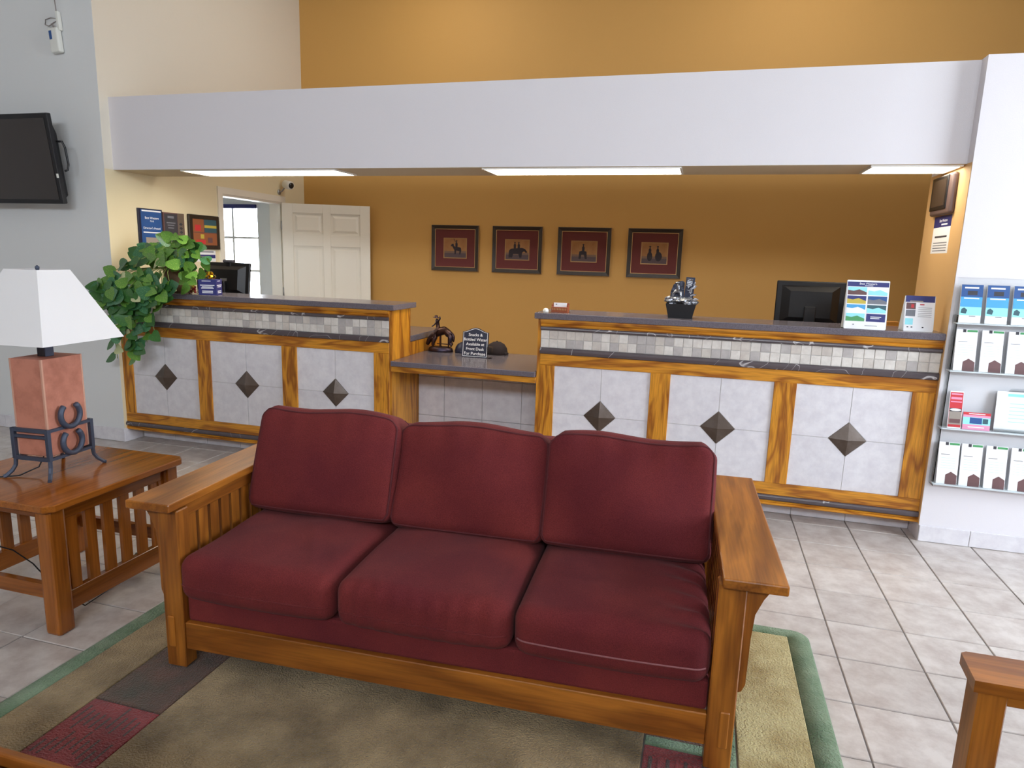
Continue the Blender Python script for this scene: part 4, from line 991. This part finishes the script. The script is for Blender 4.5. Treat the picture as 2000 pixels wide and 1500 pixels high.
# sign
sg = thing('counter_sign', 'navy arched sign advertising snacks and bottled water on the low shelf', 'sign', (-1.59, 4.65, ZS), .03)
def arch(w, h, r=0):
    P = [(-w/2+r, r), (w/2-r, r), (w/2-r, h-.032-r*.4)]
    for k in range(1, 16):
        u = 1-2*k/16; P.append(((w/2-r)*u, h-.032-r*.4+(.032-r*.6)*(0.5+.5*math.cos(PI*u))))
    P.append((-w/2+r, h-.032-r*.4)); return P
FM = facing((0, 0, 0), '-y', math.radians(-8))
MB().prism(arch(.198, .218), 'z', -.010, 0, M_navy, M=FM).build('board', sg, True)
bdr = MB(); A = arch(.198, .218, .006); B_ = arch(.198, .218, .0095); n = len(A)
bdr.add([(x, y, .0008) for x, y in A]+[(x, y, .0008) for x, y in B_], [[j, (j+1) % n, n+(j+1) % n, n+j] for j in range(n)], M_paper, M=FM); bdr.build('border_line', sg, True)
tx = MB()
for k, (ln, sz) in enumerate((('Snacks &', .030), ('Bottled Water', .030), ('Available at', .030), ('Front Desk', .030), ('For Purchase', .031))):
    tx.text(ln, sz, M_paper, FM @ T(0, .165-k*.0345, .0006), bold=.0004)
tx.build('lettering', sg, True)
MB().prism([(0, 0), (.09, 0), (.03, .19)], 'x', -.06, -.055, M_black).build('easel_foot', sg, True)
MB().box(.10, -.02, 0, .135, .03, .085, M_acr, .001).build('card_pocket', sg, True)
# hats behind the sign
def cap(label, x, y, sc, rz, m):
    t = thing('baseball_cap', label, 'cap', (x, y, ZS), rz, 'dark caps behind the sign')
    pr_ = [(.085, 0), (.088, .02), (.082, .05), (.062, .08), (.03, .098), (.006, .102), (.001, .103)]
    MB().lathe([(r*sc, z*sc) for r, z in pr_], m, 24).build('crown', t, True)
    vs = []; fs = []
    for k in range(11):
        a = math.radians(-55+110*k/10)
        for rr_, zz in ((.083, .012), (.15, .002)): vs.append((math.cos(a)*rr_*sc*(1 if rr_ < .1 else 1-.12*abs(a)), math.sin(a)*.083*sc*(1.0 if rr_ < .1 else 1.02), zz*sc))
    fs = [[2*k, 2*k+1, 2*k+3, 2*k+2] for k in range(10)]
    o = MB().add(vs, fs, m, True).build('brim', t, True); so = o.modifiers.new('thick', 'SOLIDIFY'); so.thickness = .003
    MB().ell((0, 0, .104*sc), (.007, .007, .004), m, 5).build('button', t, True)
    MB().box(-.10*sc, -.02, .0, -.082*sc, .02, .018, m, .003).build('strap', t, True)
cap('dark cap right of the sign with its strap toward the right counter', -1.495, 4.90, .95, math.radians(165), M_hat)
cap('navy cap mostly hidden left of the sign beside the statue', -1.75, 4.87, .80, math.radians(100), M_navy)

# ================================================================ TRAILING PLANT
pl_ = thing('trailing_plant', 'bushy green pothos in a brown pot trailing over the counter end', 'plant', (-3.95, 4.40, ZC))
MB().lathe([(.001, 0), (.085, 0), (.10, .06), (.115, .17), (.12, .18), (.12, .20), (.108, .20), (.104, .18), (.001, .18)], M_pot, 28, M=T(-3.95, 4.41, ZC)).build('pot', pl_)
MB().lathe([(.001, .175), (.10, .175), (.10, .183), (.001, .187)], M_soil, 20, M=T(-3.95, 4.41, ZC)).build('soil', pl_)
leafs = []
for v in range(4):
    m = (M_leaf*2)[v] if v < 3 else M_leafpale; m.node_tree.nodes['Principled BSDF'].inputs['Roughness'].default_value = .27
    cur = [.0, .25, .1, .2][v]
    # heart-shaped blade: base at origin, tip along +y, folded along the midrib
    outl = [(0, 0), (.17, -.06), (.36, -.02), (.46, .16), (.43, .40), (.30, .66), (.12, .90), (0, 1.0)]
    vs = []; rows_ = []
    for k, (x, y) in enumerate(outl):
        zc_ = -.35*cur*y*y; vs.append((0, max(y, 0.0) if k else 0, zc_)); vs.append((x, y, zc_+.16*x)); vs.append((-x, y, zc_+.16*x))
    fs = []
    for k in range(len(outl)-1):
        a = 3*k; b = 3*k+3
        if k == 0: fs += [[a, b+1, b], [a, b, b+2]]
        elif k == len(outl)-2: fs += [[a, a+1, b], [a, b, a+2]]
        else: fs += [[a, a+1, b+1, b], [a, b, b+2, a+2]]
    mb = MB().add(vs, fs, m, True); leafs.append(mb.mesh('leaf'))
def leafobj(p, dirv, nrm, size, v):
    dirv = dirv.normalized(); x = dirv.cross(nrm)
    if x.length < .1: x = dirv.cross(Vector((1, 0, 0)))
    x.normalize(); z = x.cross(dirv)
    R = Matrix((x, dirv, z)).transposed()
    o = bpy.data.objects.new('leaf', leafs[v]); COL.objects.link(o); o.parent = pl_
    o.location = p-Vector((-3.95, 4.40, ZC)); o.rotation_euler = R.to_euler(); o.scale = (size, size, size)
vines = []
top = Vector((-3.95, 4.40, ZC+.19))
ends_top = [(-3.95, 4.22, 1.50), (-3.80, 4.24, 1.48), (-4.08, 4.24, 1.52), (-3.64, 4.38, 1.46), (-3.66, 4.30, 1.34), (-3.72, 4.42, 1.55), (-3.80, 4.36, 1.60), (-3.90, 4.30, 1.62), (-4.0, 4.40, 1.60), (-4.12, 4.36, 1.54), (-4.2, 4.30, 1.50), (-4.25, 4.22, 1.43), (-3.75, 4.20, 1.42), (-3.88, 4.15, 1.45), (-4.05, 4.15, 1.46), (-3.68, 4.22, 1.27), (-4.30, 4.12, 1.36)]
for e in ends_top:
    e = Vector(e); m = (top+e)/2+Vector((0, 0, .07)); vines.append(([top, m, e], 6))
ends_low = [((-4.40, 4.10), 1.26, 5), ((-4.28, 4.10), .98, 8), ((-4.34, 4.09), 1.08, 7), ((-4.33, 4.11), .70, 12), ((-4.20, 4.12), .90, 9), ((-4.16, 4.11), .76, 11), ((-4.10, 4.12), .72, 12), ((-4.05, 4.13), .84, 10), ((-3.97, 4.12), .92, 9), ((-3.93, 4.12), 1.02, 8), ((-3.86, 4.13), 1.16, 6), ((-4.13, 4.08), 1.10, 7), ((-4.02, 4.08), 1.12, 7), ((-4.24, 4.07), 1.16, 6), ((-4.10, 4.06), .98, 8), ((-3.83, 4.10), 1.22, 6), ((-3.90, 4.08), 1.14, 7), ((-3.78, 4.14), 1.27, 5), ((-4.22, 4.10), .82, 8)]
for (x, y), z, n in ends_low:
    a = Vector((x*.5+top.x*.5, 4.20, 1.38)); b = Vector((x, y, 1.24)); vines.append(([top, a, b, Vector((x+random.uniform(-.02, .02), y, (1.24+z)/2)), Vector((x+random.uniform(-.03, .03), y, z))], n))
for pts, n in vines:
    L_ = len(pts)
    def at(t):
        f_ = t*(L_-1); i = min(int(f_), L_-2); u = f_-i
        p0 = pts[max(i-1, 0)]; p1 = pts[i]; p2 = pts[i+1]; p3 = pts[min(i+2, L_-1)]
        return .5*((2*p1)+(p2-p0)*u+(2*p0-5*p1+4*p2-p3)*u*u+(3*p1-p0-3*p2+p3)*u**3)
    MB().tube([at(k/14) for k in range(15)], .003, M_stem, 5).build('stem', pl_)
    for k in range(n):
        tt = .28+.72*(k+.7)/n; tt = min(tt, 1); p = at(tt)
        side = (-1)**k
        d = Vector((side*random.uniform(.3, 1), random.uniform(-.35, .0), random.uniform(-.9, .35)))
        nr = Vector((random.uniform(-.35, .35), -1, random.uniform(.1, .9)))
        v = random.choice([0, 0, 0, 1, 2, 2]) if p.z < 1.25 else random.choice([0, 1, 1, 2, 1])
        if random.random() < .05: v = 3
        p = p+Vector((random.uniform(-.02, .02), random.uniform(-.03, .0), random.uniform(-.02, .02)))
        leafobj(p, d, nr, random.uniform(.08, .12)*(.8 if v == 3 else 1), v)

# ================================================================ BROCHURE RACK ON THE COLUMN
rk = thing('brochure_rack', 'clear acrylic four-tier brochure rack on the white column wall', 'rack', (1.75, YF, .37))
MB().box(1.318, YF-.012, .36, 2.2, YF-.006, 1.52, M_acr).build('back_panel', rk)
tiers = [1.272, 1.012, .690, .368]
for z in tiers:
    f = MB(); f.box(1.318, YF-.075, z, 2.2, YF-.012, z+.006, M_acre); f.build('shelf', rk)
    MB().box(1.318, YF-.079, z, 2.2, YF-.075, z+.03, M_acr).build('shelf_lip', rk)
for x in (1.318, 2.196): MB().box(x, YF-.075, .36, x+.004, YF-.012, 1.32, M_acr).build('side', rk)
def leaflet(name, label, x, w, h, z, base, items, grp, tilt=-8, y=None):
    mb = MB().sheet(w, h, .008, base, items, facing((x, YF-.062 if y is None else y, z+.007), '-y', math.radians(tilt)))
    return one(mb, name, label, 'brochure', (x+w/2, YF-.05, z+.007), 0, grp)
words = ['leftmost', 'second from the left', 'third from the left', 'fourth from the left', 'fifth from the left']
for k in range(4):
    x = 1.330+k*.1225
    it = [(0, 0, 1, .2, M_paper), (0, .2, 1, .42, M_pale), (0, .42, 1, .68, M_sky), (0, .68, 1, 1, M_blue), (.15, .90, .8, .94, M_paper), (.3, .73, .75, .84, M_dkink), (.15, .63, .85, .66, M_paper), (0, 0, 0, 0, M_teal, [(.05, .26), (.3, .24), (.35, .34), (.2, .4), (.08, .36)]), (.45, .17, .75, .19, M_ink)]
    leaflet('brochure', 'blue and white beach brochure in the top tier, '+words[k], x, .102, .205, tiers[0], M_paper, it, 'blue beach brochures in the top tier')
def census(green, dark): return [(.30, .93, .45, 1.0, M_dkink), (.5, .94, .98, .99, green), (.12, .70, .55, .712, dark)]+[(.15, .62-.06*j, .85, .625-.06*j, M_pale) for j in range(5)]+[(0, 0, 0, 0, M_brown, [(.42, .0), (.42, .22), (.68, .30), (.98, .22), (.98, 0)])]
for k in range(4):
    leaflet('brochure', 'white brochure with green tab in the second tier, '+words[k], 1.338+k*.1235, .102, .225, tiers[1], M_paper, census(M_green, M_ink), 'white brochures in the second tier')
for k in range(4):
    leaflet('brochure', 'white brochure with brown house in the bottom tier, '+words[k], 1.338+(0, .112, .232, .352)[k], .102, .235, tiers[3], M_paper, census(M_green, M_dkink), 'white brochures in the bottom tier')
leaflet('brochure', 'narrow red brochure at the left of the third tier', 1.352, .066, .205, tiers[2], M_paper, [(.03, .03, .97, .97, M_red), (.1, .9, .9, .94, M_pink), (.1, .78, .9, .84, M_pink), (.1, .70, .9, .73, M_pink), (.05, .1, .95, .45, M_tan), (.05, .45, .95, .54, M_dkink), (0, 0, 0, 0, M_paper, blob(.5, .5, .42, .035, 12)), (.1, .14, .9, .25, M_brown)], None)
leaflet('postcard', 'pink landscape postcard beside the red brochure', 1.425, .132, .095, tiers[2], M_pink, [(0, .3, 1, .72, M_pale), (.25, .35, .7, .7, M_blue), (.72, .38, .92, .66, M_teal), (0, .85, 1, 1, M_red), (.2, .9, .8, .94, M_paper), (.2, .12, .8, .18, M_paper)], None)
t = thing('leaflet_holder', 'clear rounded holder with a white printed sheet in the third tier', 'holder', (1.72, YF-.05, tiers[2]))
MB().sheet(.26, .22, .004, M_paper, [(.25, .70-.09*k, .8, .71-.09*k, M_pale) for k in range(6)]+[(.2, .88, .9, .95, M_pale)], facing((1.578, YF-.05, tiers[2]+.008), '-y', math.radians(-6))).build('printed_sheet', t)
MB().prism([(1.57, tiers[2]+.007), (1.86, tiers[2]+.007), (1.86, .94), (1.63, .94), (1.59, .89)], 'y', YF-.062, YF-.058, M_acr).build('cover', t)
